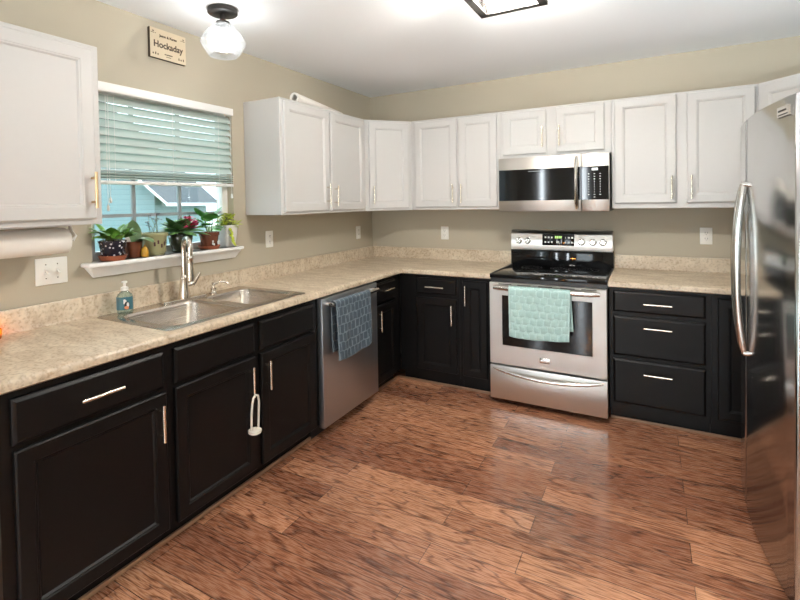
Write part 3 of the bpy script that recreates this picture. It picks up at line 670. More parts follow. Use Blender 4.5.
# ------------------------------------------------------------------ towels
def towel(name, label, W, front, backl, cell, mtx, m, skew=0.0, wob=.5):
    """sheet over a bar: local x along the bar, -y to the room, z=0 at the bar centre"""
    bm = B(); rb = .0185; nu, nv = 84, 130; tot = front+PI*rb+backl; rows = []; groove = []
    rnd = random.Random(W)
    for j in range(nv+1):
        s = tot*j/nv; row = []; groove.append([])
        for i in range(nu+1):
            u = i/nu; x = (u-.5)*W
            # quilted ridges: rows of offset blocks
            rv = (s+wob*(.006*math.sin(u*23+s*31)+.004*math.sin(u*51-s*70)))/cell[1]; ri = math.floor(rv); fv = rv-ri; ru = (u*W)/cell[0]+.5*(ri % 2)+wob*.10*math.sin(s*55+ri*1.7); fu = ru-math.floor(ru)
            edge = min(fv, 1-fv)*cell[1]; edge2 = min(fu, 1-fu)*cell[0]; d = min(edge, edge2)
            puff = .0034*min(1, d/.012); groove[-1].append(d < .0034 or i < 2 or i > nu-3)
            wave = .0055*math.sin(u*9+s*5)+.004*math.sin(u*17-s*9)
            if s < front:
                z = -(front-s); drop = (front-s)/front; y = -rb-puff-wave*drop-.012*drop; 
                xx = x*(1-.03*drop)+skew*drop; z -= .010*math.sin(u*PI*1.3)*drop
            elif s < front+PI*rb:
                a = (s-front)/rb; y = -(rb+puff)*math.cos(a); z = (rb+puff)*math.sin(a); xx = x
            else:
                dd_ = s-front-PI*rb; drop = dd_/backl; y = rb*1.0+puff*.5-.004*drop; z = -dd_; xx = x*(1+.02*drop)+.010*drop
            row.append(bm.verts.new(mtx @ Vector((xx, y, z))))
        rows.append(row)
    for j in range(nv):
        for i in range(nu): bm.faces.new((rows[j][i], rows[j][i+1], rows[j+1][i+1], rows[j+1][i])).material_index = 1 if groove[j][i] else 0
    o = obj(name, bm, m, angle=180)
    md = o.modifiers.new('thickness', 'SOLIDIFY'); md.thickness = .003; md.offset = 0
    return tag(o, label, 'towel', 'dish towels')
M['mint'] = mat('mint_terry', (.40, .575, .545), .95, var=.10, bump=.6, scale=260)
M['mintl'] = mat('mint_weave', (.52, .70, .67), .95, var=.08, bump=.5, scale=260); M['slatel'] = mat('slate_weave', (.15, .19, .225), .95, var=.15, bump=.5, scale=260)
M['slate'] = mat('slate_terry', (.06, .085, .11), .95, var=.22, bump=.6, scale=260)
towel('dish_towel', 'mint green quilted dish towel hanging on the oven door handle', .395, .315, .25, (.046, .046), Matrix.Translation((1.714, -.7335, .833)), [M['mint'], M['mintl']])
towel('dish_towel', 'slate blue quilted dish towel hanging on the dishwasher handle', .40, .338, .295, (.044, .052), Matrix.Translation((.7005, -1.448, .832)) @ Matrix.Rotation(PI/2, 4, 'Z'), [M['slate'], M['slatel']], wob=.25)

# ------------------------------------------------------------------ refrigerator
fr = thing('refrigerator', 'tall stainless side-by-side refrigerator cut by the right photo edge', 'refrigerator', (3.15, -1.455, 0))
FS = M['steelv']
def fx(y): return 2.729+.17*(y+1.4)**2
bm = B(); box(bm, 2.835, 3.525, -1.925, -.985, .03, 1.765); box(bm, 2.80, 2.835, -1.90, -1.01, .0, .045); obj('body', bm, mat('grey_cabinet_side', (.10, .10, .105), .45), fr, world=True)
def fdoor(name, ya, yb):   # ya > yb
    bm = B(); rc = .014; n = 14; fp = []
    for k in range(6): a = PI/2*k/5; fp.append((fx(ya)+rc-rc*math.sin(a), ya-rc+rc*math.cos(a)))
    for k in range(1, n): y = ya-rc+(yb-ya+2*rc)*k/n; fp.append((fx(y), y))
    for k in range(6): a = PI/2*k/5; fp.append((fx(yb)+rc-rc*math.cos(a), yb+rc-rc*math.sin(a)))
    poly = [(2.828, ya)]+fp+[(2.828, yb)]
    L_ = []
    for z, ins in ((.05, .004), (.054, 0), (1.774, 0), (1.780, .004)):
        L_.append([bm.verts.new((x+(ins if x < 2.82 else 0), y+(-ins if y > (ya+yb)/2 else ins), z)) for x, y in poly])
    for a, b_ in zip(L_, L_[1:]): ring_faces(bm, a, b_)
    bm.faces.new(L_[0]); bm.faces.new(L_[-1]); return obj(name, bm, FS, fr, world=True, angle=50)
GAP = -1.342
fz = fdoor('freezer_door', -.980, GAP+.005); fd = fdoor('fridge_door', GAP-.005, -1.935)
for d, y, sg in ((fz, GAP+.040, 1), (fd, GAP-.040, -1)):
    bm = B(); n = 22; hp = []
    for k in range(n+1):
        u = k/n*2-1; hp.append((fx(y)-.008-.030*(1-abs(u)**2.4), y-sg*.012*(u*u), 1.12+.375*u))
    tube(bm, hp, [.011]+[.014]*(n-1)+[.011], 14, squash=(1.0, .8))
    for u in (-1, 1): tube(bm, [(fx(y)+.004, y-sg*.012, 1.12+.372*u), (fx(y)-.014, y-sg*.012, 1.12+.372*u)], .013, 12)
    obj('handle', bm, M['satin'], d, world=True)
bm = B(); y0, y1 = -1.80, -1.895
for k, (z0, z1, ins) in enumerate(((1.715, 1.750, 0),)):
    a = [(fx(y)-.0035, y, z) for y, z in ((y0, z0), (y1, z0), (y1, z1), (y0, z1))]; c = [(fx(y)+.002, y, z) for y, z in ((y0, z0), (y1, z0), (y1, z1), (y0, z1))]
    va = [bm.verts.new(p) for p in a]; vc = [bm.verts.new(p) for p in c]; ring_faces(bm, va, vc); bm.faces.new(va); bm.faces.new(vc)
bg_ = obj('badge', bm, M['satin'], fd, world=True)
bm = B()
for (ya, yb, z0, z1) in ((-1.812, -1.872, 1.733, 1.739), (-1.812, -1.884, 1.7205, 1.7235)):
    va = [bm.verts.new((fx(y)-.0045, y, z)) for y, z in ((ya, z0), (yb, z0), (yb, z1), (ya, z1))]; vc = [bm.verts.new((fx(y)-.003, y, z)) for y, z in ((ya, z0), (yb, z0), (yb, z1), (ya, z1))]
    ring_faces(bm, va, vc); bm.faces.new(va); bm.faces.new(vc)
obj('badge_lettering', bm, M['dark'], bg_, world=True)
for y in (-1.03, -1.88):
    bm = B(); box(bm, 2.78, 2.90, y-.03, y+.03, 1.766, 1.777, .004); obj('hinge_cover', bm, M['bplastic'], fr, world=True)

# ------------------------------------------------------------------ window blind
def slat_mat():
    m, t, b = new_mat('blind_slat'); N, L = t.nodes, t.links
    out = [n for n in N if n.type == 'OUTPUT_MATERIAL'][0]
    n = N.new('ShaderNodeTexNoise'); n.inputs['Scale'].default_value = 40
    c = ramp(N, [(.3, (.66, .72, .69)), (.7, (.70, .76, .73))]); L.new(n.outputs['Fac'], c.inputs[0]); L.new(c.outputs[0], b.inputs['Base Color']); b.inputs['Roughness'].default_value = .4
    tl = N.new('ShaderNodeBsdfTranslucent'); tl.inputs[0].default_value = (.62, .78, .74, 1)
    mx = N.new('ShaderNodeMixShader'); mx.inputs[0].default_value = .32; L.new(b.outputs[0], mx.inputs[1]); L.new(tl.outputs[0], mx.inputs[2]); L.new(mx.outputs[0], out.inputs[0]); return m
M['slat'] = slat_mat()
BY0, BY1 = -2.652, -1.765
bl = thing('window_blind', 'white slatted window blind half raised over the sink window', 'window blind', (.0, (BY0+BY1)/2, 2.05))
bm = B(); box(bm, .002, .046, -2.672, -1.784, 2.008, 2.052, .003); obj('headrail', bm, M['trim'], bl, world=True)
def slat(z, tilt, xc=-.014, crown=.003):
    bm = B(); W_ = .050; n = 6; top = []; bot = []
    for k in range(n+1):
        u = k/n-.5; px = u*W_; pz = crown*(1-4*u*u)
        ca, sa = math.cos(tilt), math.sin(tilt); X_ = xc+px*ca-pz*-sa*0; Z_ = z-px*sa+pz*ca; X_ = xc+px*ca+pz*sa
        top.append((X_, Z_))
    lay = []
    for y in (BY0, BY1):
        lay.append([bm.verts.new((x, y, z_)) for x, z_ in top]+[bm.verts.new((x-.0026*math.sin(tilt), y, z_-.0026*math.cos(tilt))) for x, z_ in reversed(top)])
    ring_faces(bm, lay[0], lay[1]); bm.faces.new(lay[0]); bm.faces.new(lay[1])
    return obj('slat', bm, M['slat'], bl, world=True, angle=60)
for k in range(9): slat(1.985-k*.0408, math.radians(57))
for k in range(4): slat(1.630-k*.0135, math.radians(14), -.010, .002)
bm = B(); box(bm, -.040, .016, BY0, BY1, 1.556, 1.574, .004); obj('bottom_rail', bm, M['trim'], bl, world=True)
for y in (-2.54, -2.205, -1.88):
    bm = B(); cyl(bm, (.014, y, 1.56), (.014, y, 2.02), .0012, 6); cyl(bm, (-.042, y, 1.56), (-.042, y, 2.02), .0012, 6); obj('ladder_cord', bm, M['trim'], bl, world=True)
for y, zb_, kind in ((-2.588, 1.44, 0), (-1.792, 1.50, 1)):
    bm = B(); cyl(bm, (.024, y, zb_), (.024, y, 2.02), .0013, 6)
    lathe(bm, [(.003, zb_+.012), (.006, zb_+.004), (.007, zb_-.012), (.004, zb_-.018)], (.024, y, 0), 12)
    if not kind: cyl(bm, (.024, y+.012, zb_+.03), (.024, y+.012, 2.02), .0013, 6); lathe(bm, [(.003, zb_+.05), (.006, zb_+.042), (.007, zb_+.026), (.004, zb_+.02)], (.024, y+.012, 0), 12)
    obj('pull_cord', bm, M['trim'], bl, world=True)

# ------------------------------------------------------------------ lights
def bulb(parent, c, strength, col, r=.028, flip=False):
    bm = B(); s = -1 if flip else 1
    lathe(bm, [(.004, s*-.034), (r*.72, s*-.024), (r, s*-.004), (r*.86, s*.016), (r*.5, s*.036), (.012, s*.05)], c, 14)
    o = obj('bulb', bm, lamp_mat('lit_bulb', col, strength), parent, world=True); return o
WARMW = (1, .95, .87)
LX, LY = .435, -2.205
sl_ = thing('flush_ceiling_light', 'flush ceiling light with clear glass globe shade on dark round canopy near the window', 'ceiling light', (LX, LY, H))
bm = B(); lathe(bm, [(.075, H-.0005), (.075, H-.022), (.070, H-.026), (.014, H-.028), (.014, H-.062), (.034, H-.066), (.034, H-.080), (.02, H-.084)], (LX, LY, 0), 36); obj('canopy', bm, M['bronze'], sl_, world=True)
bm = B(); gz = H-.085
lathe(bm, [(.036, gz+.012), (.046, gz+.006), (.085, gz-.030), (.112, gz-.075), (.114, gz-.088), (.110, gz-.100), (.084, gz-.142), (.072, gz-.156), (.066, gz-.152), (.104, gz-.098), (.108, gz-.085), (.081, gz-.034), (.044, gz+.002), (.034, gz+.008)], (LX, LY, 0), 48, cap0=False, cap1=False); obj('glass_shade', bm, M['globe'], sl_, world=True, angle=50)
bm = B(); lathe(bm, [(.016, gz+.01), (.016, gz-.025), (.012, gz-.03)], (LX, LY, 0), 16); obj('socket', bm, M['bronze'], sl_, world=True)
bulb(sl_, (LX, LY, gz-.072), BULB_SINK, (.95, .99, 1), .030, True)
def lantern(label, cx, cy, strength, hx=.135, zb=2.318):
    t = thing('lantern_ceiling_light', label, 'ceiling light', (cx, cy, H), 0, 'square lantern ceiling lights')
    bm = B(); zt_, r = 2.405, .012
    box(bm, cx-hx-.015, cx+hx+.015, cy-hx-.015, cy+hx+.015, zt_, H-.0005, .003)
    for s1 in (-1, 1):
        for s2 in (-1, 1): box(bm, cx+s1*hx-r, cx+s1*hx+r, cy+s2*hx-r, cy+s2*hx+r, zb, zt_)
        box(bm, cx-hx-.017, cx+hx+.017, cy+s1*hx-.017, cy+s1*hx+.017, zb-.009, zb+.006); box(bm, cx+s1*hx-.017, cx+s1*hx+.017, cy-hx, cy+hx, zb-.009, zb+.006)
    obj('frame', bm, M['bronze'], t, world=True, smooth=False)
    for s1 in (-1, 1):
        bm = B(); box(bm, cx-hx+.009, cx+hx-.009, cy+s1*hx-.002, cy+s1*hx+.002, zb+.009, zt_); obj('glass_panel', bm, M['lglass'], t, world=True)
        bm = B(); box(bm, cx+s1*hx-.002, cx+s1*hx+.002, cy-hx+.009, cy+hx-.009, zb+.009, zt_); obj('glass_panel', bm, M['lglass'], t, world=True)
    for s1 in (-1, 1):
        bm = B(); cyl(bm, (cx+s1*.06, cy, zt_-.045), (cx+s1*.06, cy, zt_+.001), .014, 14); obj('socket', bm, M['bronze'], t, world=True)
        bulb(t, (cx+s1*.06, cy, zt_-.075), strength, WARMW, .028, True)
    return t
lantern('square dark framed lantern ceiling light cut by the top edge of the photo', 1.815, -1.888, BULB_LANTERN)
lantern('square dark framed lantern ceiling light added unseen behind the camera as fill', 1.8, -4.9, BULB_ROOM_FILL)  # added lamp out of view, fills the room

# ------------------------------------------------------------------ wall plates and sign
def outlet(label, loc, rz):
    t = thing('wall_outlet', label, 'outlet', loc, rz, 'white wall outlets')
    bm = B(); box(bm, -.036, .036, -.007, -.0005, -.058, .058, .003); obj('cover_plate', bm, M['plate'], t)
    for s in (-1, 1):
        bm = B(); lathe(bm, [(.0165, 0), (.0165, .0025), (.0155, .003)], seg=20, mtx=Matrix.Translation((0, -.007, s*.020)) @ Matrix.Rotation(PI/2, 4, 'X')); rc = obj('socket', bm, M['plate'], t)
        bm = B()
        for dx, hh in ((-.0065, .0055), (.0065, .0045)): box(bm, dx-.0013, dx+.0013, -.0106, -.0095, s*.020-hh+.003, s*.020+hh+.003)
        box(bm, -.002, .002, -.0106, -.0095, s*.020-.010, s*.020-.006); obj('slot', bm, M['slot'], rc)
    return t
outlet('white wall outlet beside the window under the two door wall cabinet', (0, -1.437, 1.193), LRZ)
outlet('white wall outlet on the window wall close to the room corner', (0, -.263, 1.164), LRZ)
outlet('white wall outlet on the back wall left of the stove', (.756, 0, 1.155), 0)
outlet('white wall outlet on the back wall beside the refrigerator', (2.696, 0, 1.168), 0)
sw = thing('light_switch_plate', 'double white toggle switch plate below the paper towels', 'light switch', (0, -2.842, 1.157), LRZ)
bm = B(); box(bm, -.066, .066, -.007, -.0005, -.060, .060, .003); obj('cover_plate', bm, M['plate'], sw)
for dx in (-.025, .023):
    bm = B(); box(bm, dx-.006, dx+.006, -.0085, -.006, -.013, .013); vs = box(bm, -.0048, .0048, -.024, 0, -.006, .006, .0015, 1); bmesh.ops.transform(bm, matrix=Matrix.Translation((dx, -.007, 0)) @ Matrix.Rotation(math.radians(28), 4, 'X'), verts=[v for v in vs if v.is_valid]); obj('toggle', bm, M['plate'], sw)
    bm = B()
    for z in (-.031, .031): lathe(bm, [(.0028, 0), (.0025, .0012)], seg=10, mtx=Matrix.Translation((dx, -.007, z)) @ Matrix.Rotation(PI/2, 4, 'X'))
    obj('screw', bm, M['satin'], sw)
sg = thing('name_sign', 'small cream rectangular name sign with dark lettering high on the wall above the window', 'sign', (0, -2.222, 2.331), LRZ)
bm = B(); box(bm, -.112, .112, -.018, -.0005, -.080, .080); obj('board', bm, M['edge'], sg)
bm = B(); box(bm, -.111, .1125, -.0195, -.0178, -.079, .0805); fc_ = obj('face', bm, M['cream'], sg)
RX90 = Matrix.Rotation(PI/2, 4, 'X')
bm = B(); merge(bm, text_mesh('Hockaday', .047, .0004, .0012), Matrix.Translation((.0, -.0199, -.004)) @ RX90 @ Matrix.Diagonal((.98, 1.05, 1, 1)))
merge(bm, text_mesh('Jason & Karen', .019, .0004, .0007), Matrix.Translation((.0, -.0199, .046)) @ RX90)
for x0, x1 in ((-.106, -.086), (-.082, -.076), (.080, .086), (.090, .106)): box(bm, x0, x1, -.0203, -.0196, .052, .055)
for x in (-.095, -.09, .1, .094): box(bm, x-.002, x+.002, -.0203, -.0196, .060, .066)
merge(bm, text_mesh('ESTABLISHED', .0085, .0004, .0003), Matrix.Translation((0, -.0199, -.050)) @ RX90)
for x0 in (-.012, -.004, .004, .012): box(bm, x0-.0025, x0+.0025, -.0203, -.0196, -.064, -.060)
for k, x in enumerate((-.095, -.080, -.066, .066, .080, .095)):
    box(bm, x-.003, x+.003, -.0203, -.0196, -.062, -.053+.004*(k % 2))
obj('lettering', bm, M['ink'], fc_, smooth=False)

# ------------------------------------------------------------------ paper towels, roll, lock
ph = thing('paper_towel_holder', 'white under-cabinet holder gripping the paper towel roll left of the window', 'paper towel holder', (.17, -3.0, 1.369))
bm = B()
for y in (-3.19, -2.842):
    tube(bm, [(.17, y, 1.3685), (.17, y, 1.345), (.185, y+(.012 if y > -3 else -.012), 1.318), (.185, y, 1.300)], .007, 10); lathe(bm, [(.018, 0), (.018, .006)], seg=16, mtx=Matrix.Translation((.18, y-.008, 1.302)) @ RX90)
box(bm, .155, .185, -3.19, -2.842, 1.361, 1.3695, .002); cyl(bm, (.18, -3.19, 1.302), (.18, -2.842, 1.302), .006, 10); obj('bracket', bm, M['trim'], ph, world=True)
bm = B(); pr = thing('paper_towel_roll', 'white paper towel roll hanging under the wall cabinet at left', 'paper towel roll', (.18, -3.02, 1.302))
R_ = .054
for (ra, rb) in ((R_, .021),):
    L_ = []
    for y, r in ((-3.165, rb), (-3.165, ra), (-2.868, ra), (-2.868, rb)):
        L_.append([bm.verts.new((.18+r*math.cos(2*PI*k/40), y, 1.302+r*math.sin(2*PI*k/40))) for k in range(40)])
    for a, b_ in zip(L_, L_[1:]): ring_faces(bm, a, b_)
obj('paper', bm, M['paper'], pr, world=True)
bm = B(); L_ = []
for y, r in ((-3.166, .0208), (-2.867, .0208), (-2.867, .019), (-3.166, .019)): L_.append([bm.verts.new((.18+r*math.cos(2*PI*k/24), y, 1.302+r*math.sin(2*PI*k/24))) for k in range(24)])
for a, b_ in zip(L_, L_[1:]+L_[:1]): ring_faces(bm, a, b_)
obj('core', bm, M['core'], pr, world=True)
bm = B(); pts = []
for k in range(60):
    a = k*.5; r = .016+.0002*k; pts.append((r*math.cos(a), r*math.sin(a)))
pa, pb = Vector((.272, -1.455, UT+.0345)), Vector((.125, -.70, UT+.0345)); ax_ = (pb-pa).normalized(); sd_ = Vector((-ax_.y, ax_.x, 0))
L_ = []
for e_, r in ((pa, .022), (pa, .034), (pb, .034), (pb, .022)): L_.append([bm.verts.new(e_+sd_*r*math.cos(2*PI*k/28)+Vector((0, 0, r*math.sin(2*PI*k/28)))) for k in range(28)])
for a, b_ in zip(L_, L_[1:]+L_[:1]): ring_faces(bm, a, b_)
tag(obj('paper_roll', bm, M['paper']), 'long white rolled paper tube lying on top of the wall cabinet right of the window', 'paper roll')
lk = thing('cabinet_lock', 'white U-shaped child safety strap hanging from the sink cabinet handle', 'cabinet lock', (.664, -2.268, .49))
bm = B(); x = .667
pts = [(x, -2.300, .335), (x+.006, -2.303, .42), (x+.010, -2.300, .475), (x+.010, -2.292, .500), (x+.010, -2.277, .510), (x+.010, -2.262, .502), (x+.010, -2.256, .475), (x+.006, -2.255, .42), (x, -2.254, .335)]
tube(bm, pts, .0055, 10); obj('loop', bm, M['rub'], lk, world=True)
bm = B(); lathe(bm, [(.010, -.011), (.030, -.007), (.031, .006), (.022, .011)], (x, -2.277, .330), 24, sq=2.4); obj('catch', bm, M['rub'], lk, world=True); lk.children[-1].scale = (1, 1, 1)
# ------------------------------------------------------------------ plants on the sill
SZ = WZ0+.020
def leaf(bm, base, az, el, L, W, droop=.5, fold=.25, mi=0, round_=1.0):
    """one curved leaf with a midrib fold"""
    n = 7; p = Vector(base); e = el; rows = []; st = L/n
    side = Vector((-math.sin(az), math.cos(az), 0))
    for k in range(n+1):
        t_ = k/n; wv = W*.5*(math.sin(PI*min(1, t_**(.75 if round_ > 1 else .9)))**(.6 if round_ > 1 else .85))
        d = Vector((math.cos(az)*math.cos(e), math.sin(az)*math.cos(e), math.sin(e))); nrm = side.cross(d)
        rows.append([bm.verts.new(p+side*wv*s - nrm*(-fold)*abs(s)*wv) for s in (-1, -.5, 0, .5, 1)])
        p = p+d*st; e -= droop/n
    for a, b_ in zip(rows, rows[1:]):
        for i in range(4):
            f = bm.faces.new((a[i], a[i+1], b_[i+1], b_[i])); f.material_index = mi
    bmesh.ops.remove_doubles(bm, verts=[v for r in (rows[0], rows[-1]) for v in r], dist=1e-5)
def stem(bm, p0, p1, r=.0018, bow=.01, mi=0):
    p0, p1 = Vector(p0), Vector(p1); m_ = (p0+p1)/2+Vector((0, 0, bow)); tube(bm, [p0, m_, p1], r, 6, mi=mi)
def pot(label, y, x, prof_, m, sq=None, saucer=None, seg=32):
    t = thing('potted_plant', label, 'potted plant', (x, y, SZ), 0, 'potted plants on the window sill')
    z0 = 0
    if saucer:
        bm = B(); r, h, sm = saucer; lathe(bm, [(r*.82, .001), (r, h), (r*.96, h), (r*.80, .007), (.01, .007)], seg=seg, sq=sq); obj('saucer', bm, sm, t); z0 = .0075
    bm = B(); pf = [(r, z+z0) for r, z in prof_]; rt, zt_ = pf[-1]
    lathe(bm, pf+[(rt-.005, zt_), (rt-.007, zt_-.018)], seg=seg, sq=sq, cap1=True); p_ = obj('pot', bm, m, t)
    bm = B(); lathe(bm, [(rt-.0075, zt_-.016), (rt*.5, zt_-.010), (.005, zt_-.008)], seg=seg, sq=sq, cap0=False); obj('soil', bm, M['soil'], t)
    return t, p_, zt_-.010
# 1 variegated leaves in a blue and white patterned pot
def patterned():
    m, t, b = new_mat('blue_white_pattern'); N, L = t.nodes, t.links; tc = N.new('ShaderNodeTexCoord'); v = N.new('ShaderNodeTexVoronoi'); v.inputs['Scale'].default_value = 62; L.new(tc.outputs['Object'], v.inputs['Vector'])
    r = ramp(N, [(.0, (.62, .62, .66)), (.30, (.55, .55, .60)), (.36, (.018, .017, .03)), (1, (.014, .013, .022))]); L.new(v.outputs['Distance'], r.inputs[0]); L.new(r.outputs[0], b.inputs['Base Color']); b.inputs['Roughness'].default_value = .2; return m
t, p_, zs = pot('leafy green plant in a dark patterned pot on a terracotta saucer, nearest on the sill', -2.572, .022, [(.044, .0), (.048, .004), (.060, .078), (.064, .086), (.064, .092)], patterned(), saucer=(.066, .026, M['terra']))
bm = B()
for k in range(38):
    az = k*2.4+random.uniform(-.3, .3); rr = random.uniform(.0, .04); b0 = (rr*math.cos(az), rr*math.sin(az), zs); el = random.uniform(.35, 1.3)
    hh = random.uniform(.012, .055); b1 = (rr*1.5*math.cos(az), rr*1.5*math.sin(az), zs+hh); stem(bm, b0, b1, .0018, .004, 1)
    leaf(bm, b1, az, el, random.uniform(.055, .085), random.uniform(.040, .056), random.uniform(.6, 1.5), .25, 0, 2)
obj('foliage', bm, [M['leaf'], M['stem']], t, angle=180, recalc=False)
# 2 orchid leaves in a small brown pot
t, p_, zs = pot('young plant with two big oval leaves in a small brown pot, second on the sill', -2.448, .0, [(.036, 0), (.039, .004), (.043, .078), (.044, .084)], M['brownpot'])
bm = B(); leaf(bm, (.0, .0, zs), -.7, 1.62, .125, .082, .3, .15, 0, 2); leaf(bm, (.01, .012, zs), .35, 1.0, .125, .080, 2.3, .2, 0, 2); leaf(bm, (-.01, .0, zs), 2.6, 1.2, .08, .055, 1.0, .2, 0, 2); obj('foliage', bm, M['leafs'], t, angle=180, recalc=False)
bm = B(); vs = box(bm, -.010, .010, -.0012, .0012, 0, .085, .0006, 1); bmesh.ops.transform(bm, matrix=Matrix.Translation((.012, -.022, zs-.02)) @ Matrix.Rotation(.35, 4, 'X') @ Matrix.Rotation(1.0, 4, 'Z'), verts=bm.verts[:]); obj('name_tag', bm, M['plate'], t)
# mustard yellow ornament leaning against that pot
bm = B(); lathe(bm, [(.010, 0), (.0165, .004), (.019, .022), (.016, .044), (.009, .054), (.004, .057)], (.058, -2.424, SZ), 20); cyl(bm, (.058, -2.424, SZ+.055), (.0575, -2.424, SZ+.066), .003, 8)
tag(obj('sill_ornament', bm, M['mustard']), 'small mustard yellow ornament in front of the brown pot on the sill', 'ornament')
# 3 sage planter with bare orchid stems
t, p_, zs = pot('wide sage green planter with thin stems of tiny maroon flowers, third on the sill', -2.325, -.005, [(.050, 0), (.053, .005), (.053, .012), (.058, .016), (.064, .098), (.071, .106), (.072, .118), (.069, .122)], M['sage'])
bm = B()
for k in range(5):
    a = math.radians(-34+k*17); cz = .062+.012*math.sin(k*2.1); r = .0615
    for q in range(4):
        aa = q*PI/2+k; disc(bm, (r*math.cos(a), r*math.sin(a), cz+.007*math.sin(aa)), (.005, .0045), 0, (-math.sin(a), math.cos(a), 0), (0, 0, 1), 0)
for v in bm.verts: v.co.x += .0012; v.co += Vector((math.cos(0), 0, 0))*.001
obj('flower_motif', bm, M['maroon'], p_, recalc=False)
bm = B(); fl = B()
for k in range(8):
    a = k*.8; p0 = Vector((.02*math.cos(a), .025*math.sin(a), zs)); p1 = p0+Vector((random.uniform(-.02, .02), random.uniform(-.045, .045), random.uniform(.05, .118))); stem(bm, p0, p1, .0012, .004)
    for q in range(3):
        c = p1+Vector((random.uniform(-.01, .01), random.uniform(-.014, .014), random.uniform(-.012, .008)))
        for pz in range(4): leaf(fl, c, pz*1.6+q, random.uniform(-.2, .6), .013, .010, .4, .2)
obj('stems', bm, M['stem'], t); obj('flowers', fl, M['maroon'], t, angle=180, recalc=False)
# 4 african violet with pink flowers
t, p_, zs = pot('bushy violet with pink flowers in a dark glazed pot behind the faucet', -2.165, .005, [(.042, 0), (.046, .004), (.048, .012), (.044, .016), (.060, .05), (.066, .085), (.063, .102), (.060, .106)], M['darkpot'])
bm = B(); fl = B()
for k in range(38):
    az = k*2.4; q = k/38; el = 1.25-1.15*q; b1 = (.02*math.cos(az)*(1-q*.3), .02*math.sin(az), zs+.035*(1-q)+.015); stem(bm, (.008*math.cos(az), .008*math.sin(az), zs-.004), b1, .0022, .002, 1)
    leaf(bm, b1, az, el*.75+.05, random.uniform(.085, .14)*(.75+.4*q), random.uniform(.056, .074), random.uniform(.35, .9), .3, 0)
for k in range(22):
    a = random.uniform(-1.5, 1.2); r = random.uniform(.012, .05); c = Vector((.046+r*math.cos(a)*.8, .012+r*math.sin(a)*1.0, zs+random.uniform(.04, .105)))
    for pz in range(5): leaf(fl, c, pz*1.257+k, random.uniform(.1, .9), .021, .019, .5, .2, 0, 2)
obj('foliage', bm, [M['leafd'], M['stem']], t, angle=180, recalc=False); obj('flowers', fl, M['pink'], t, angle=180, recalc=False)
# 5 pothos in a brown pot
t, p_, zs = pot('round leaved trailing plant in a reddish brown pot, second from right on the sill', -1.972, .015, [(.043, 0), (.046, .004), (.056, .074), (.060, .076), (.061, .096)], M['brownpot'], saucer=(.066, .022, M['terra']))
bm = B()
for (ya, za) in ((-.022, .035), (-.012, .030), (-.02, .048), (.026, .045), (.018, .041)):
    disc(bm, (.056+.0009, ya, za), (.006, .007), 0, (0, 1, 0), (0, 0, 1), 0)
obj('white_motif', bm, M['markw'], p_, recalc=False)
bm = B()
for (az, hh, el, L_, W_, dr_) in ((-1.7, .105, 1.0, .085, .085, .6), (-.5, .085, 1.0, .095, .085, 1.2), (.6, .085, .9, .085, .08, 1.0), (-.9, .05, .7, .085, .07, 1.2), (.1, .03, .4, .07, .065, 1.4), (2.6, .07, 1.2, .08, .075, .8), (3.6, .10, 1.1, .07, .07, .8), (-1.3, .04, .6, .08, .07, 1.2), (1.2, .115, 1.1, .075, .075, .9), (.9, .04, .3, .085, .075, 1.5), (-1.9, .065, .9, .07, .065, .9), (1.5, .06, .5, .08, .07, 1.3)):
    b1 = (.030*math.cos(az), .030*math.sin(az), zs+hh); stem(bm, (.008*math.cos(az), .008*math.sin(az), zs-.004), b1, .002, .006, 1); leaf(bm, b1, az, el, L_, W_, dr_, .2, 0, 2)
obj('foliage', bm, [M['leafr'], M['stem']], t, angle=180, recalc=False)
# 6 yellow green plant in a white square planter
t, p_, zs = pot('yellow green plant in a tall white square planter, rightmost on the sill', -1.825, .01, [(.036, 0), (.038, .003), (.052, .128), (.055, .130), (.055, .138)], M['whitepot'], sq=6, seg=40)
bm = B()
for k in range(64):
    az = random.uniform(-PI, PI); rr = random.uniform(.0, .055); hh = random.uniform(.0, .085)*(1-rr/.09); b1 = (rr*math.cos(az), rr*math.sin(az), zs+.01+hh)
    leaf(bm, b1, az+random.uniform(-.5, .5), random.uniform(-.3, 1.1), random.uniform(.034, .054), random.uniform(.022, .032), random.uniform(.5, 1.4), .3, 0, 2)
    stem(bm, (b1[0]*.5, b1[1]*.5, zs-.004), b1, .0014, .003, 1)
for k in range(9): leaf(bm, (.055+.004*random.random(), -.03+.007*k*.5, zs-.005-.012*k), -.3+random.uniform(-.6, .6), -.5, .032, .02, .8, .3, 0, 2)
obj('foliage', bm, [M['leafy'], M['stem']], t, angle=180, recalc=False)

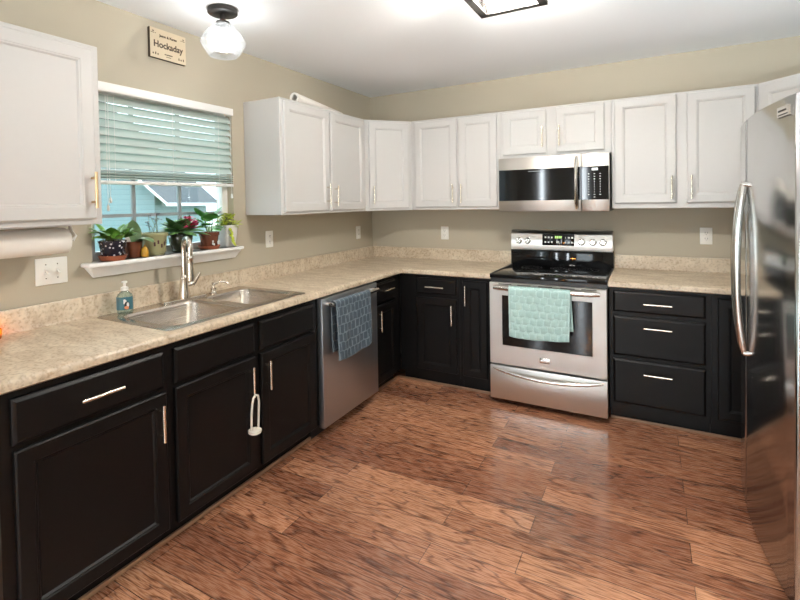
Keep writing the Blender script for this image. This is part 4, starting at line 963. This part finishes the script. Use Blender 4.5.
# ------------------------------------------------------------------ candle on the counter, floor lamp behind the camera, added fill torchiere
cj = thing('candle_jar', 'small amber glass candle jar on the counter at the far left edge', 'candle', (.05, -3.088, CT+.0005))
bm = B(); lathe(bm, [(.027, 0), (.030, .004), (.031, .036), (.0285, .040), (.0285, .034), (.028, .006)], seg=28); obj('jar', bm, clear_mat('amber_glass', .75, tint=(1, .62, .25), rough=.05, translucent=.35, tcol=(1, .5, .12)), cj)
bm = B(); lathe(bm, [(.027, .005), (.027, .020), (.004, .0215)], seg=24); obj('wax', bm, mat('cream_wax', (.75, .55, .3), .5), cj)
bm = B(); lathe(bm, [(.001, .022), (.0042, .027), (.0036, .034), (.0008, .044)], seg=12); obj('flame', bm, lamp_mat('candle_flame', (1, .42, .08), 260), cj)
fl_ = thing('floor_lamp', 'low floor lamp with an amber globe shade standing behind the camera', 'floor lamp', (1.66, -4.95, 0))
bm = B(); lathe(bm, [(.11, .0005), (.11, .018), (.02, .03), (.011, .04), (.011, .52), (.05, .53), (.05, .56)], seg=28); obj('pole', bm, M['bronze'], fl_)
bm = B(); lathe(bm, [(.045, .56), (.11, .60), (.14, .69), (.11, .78), (.05, .815)], seg=36, cap0=False, cap1=False)
sm_ = clear_mat('amber_shade', .9, rough=.6, translucent=.9, tcol=(.95, .55, .20)); obj('lamp_shade', bm, sm_, fl_, angle=80)
bulb(fl_, (1.66, -4.95, .68), BULB_WARM, (1, .55, .20), .03)
tr_ = thing('floor_lamp', 'added unseen torchiere by the right wall bouncing fill light off the ceiling', 'floor lamp', (3.22, -2.55, 0))  # added uplight out of view, flattens the lighting and lifts the ceiling
bm = B(); lathe(bm, [(.13, .0005), (.13, .018), (.02, .03), (.012, .04), (.012, 1.53)], seg=28); obj('pole', bm, M['bronze'], tr_)
bm = B(); lathe(bm, [(.02, 1.525), (.08, 1.545), (.17, 1.635), (.172, 1.635), (.082, 1.54), (.02, 1.52)], seg=36, cap0=False, cap1=False); obj('lamp_shade', bm, M['trim'], tr_)
bulb(tr_, (3.22, -2.55, 1.60), BULB_UP_FILL, (.86, .95, 1), .03)
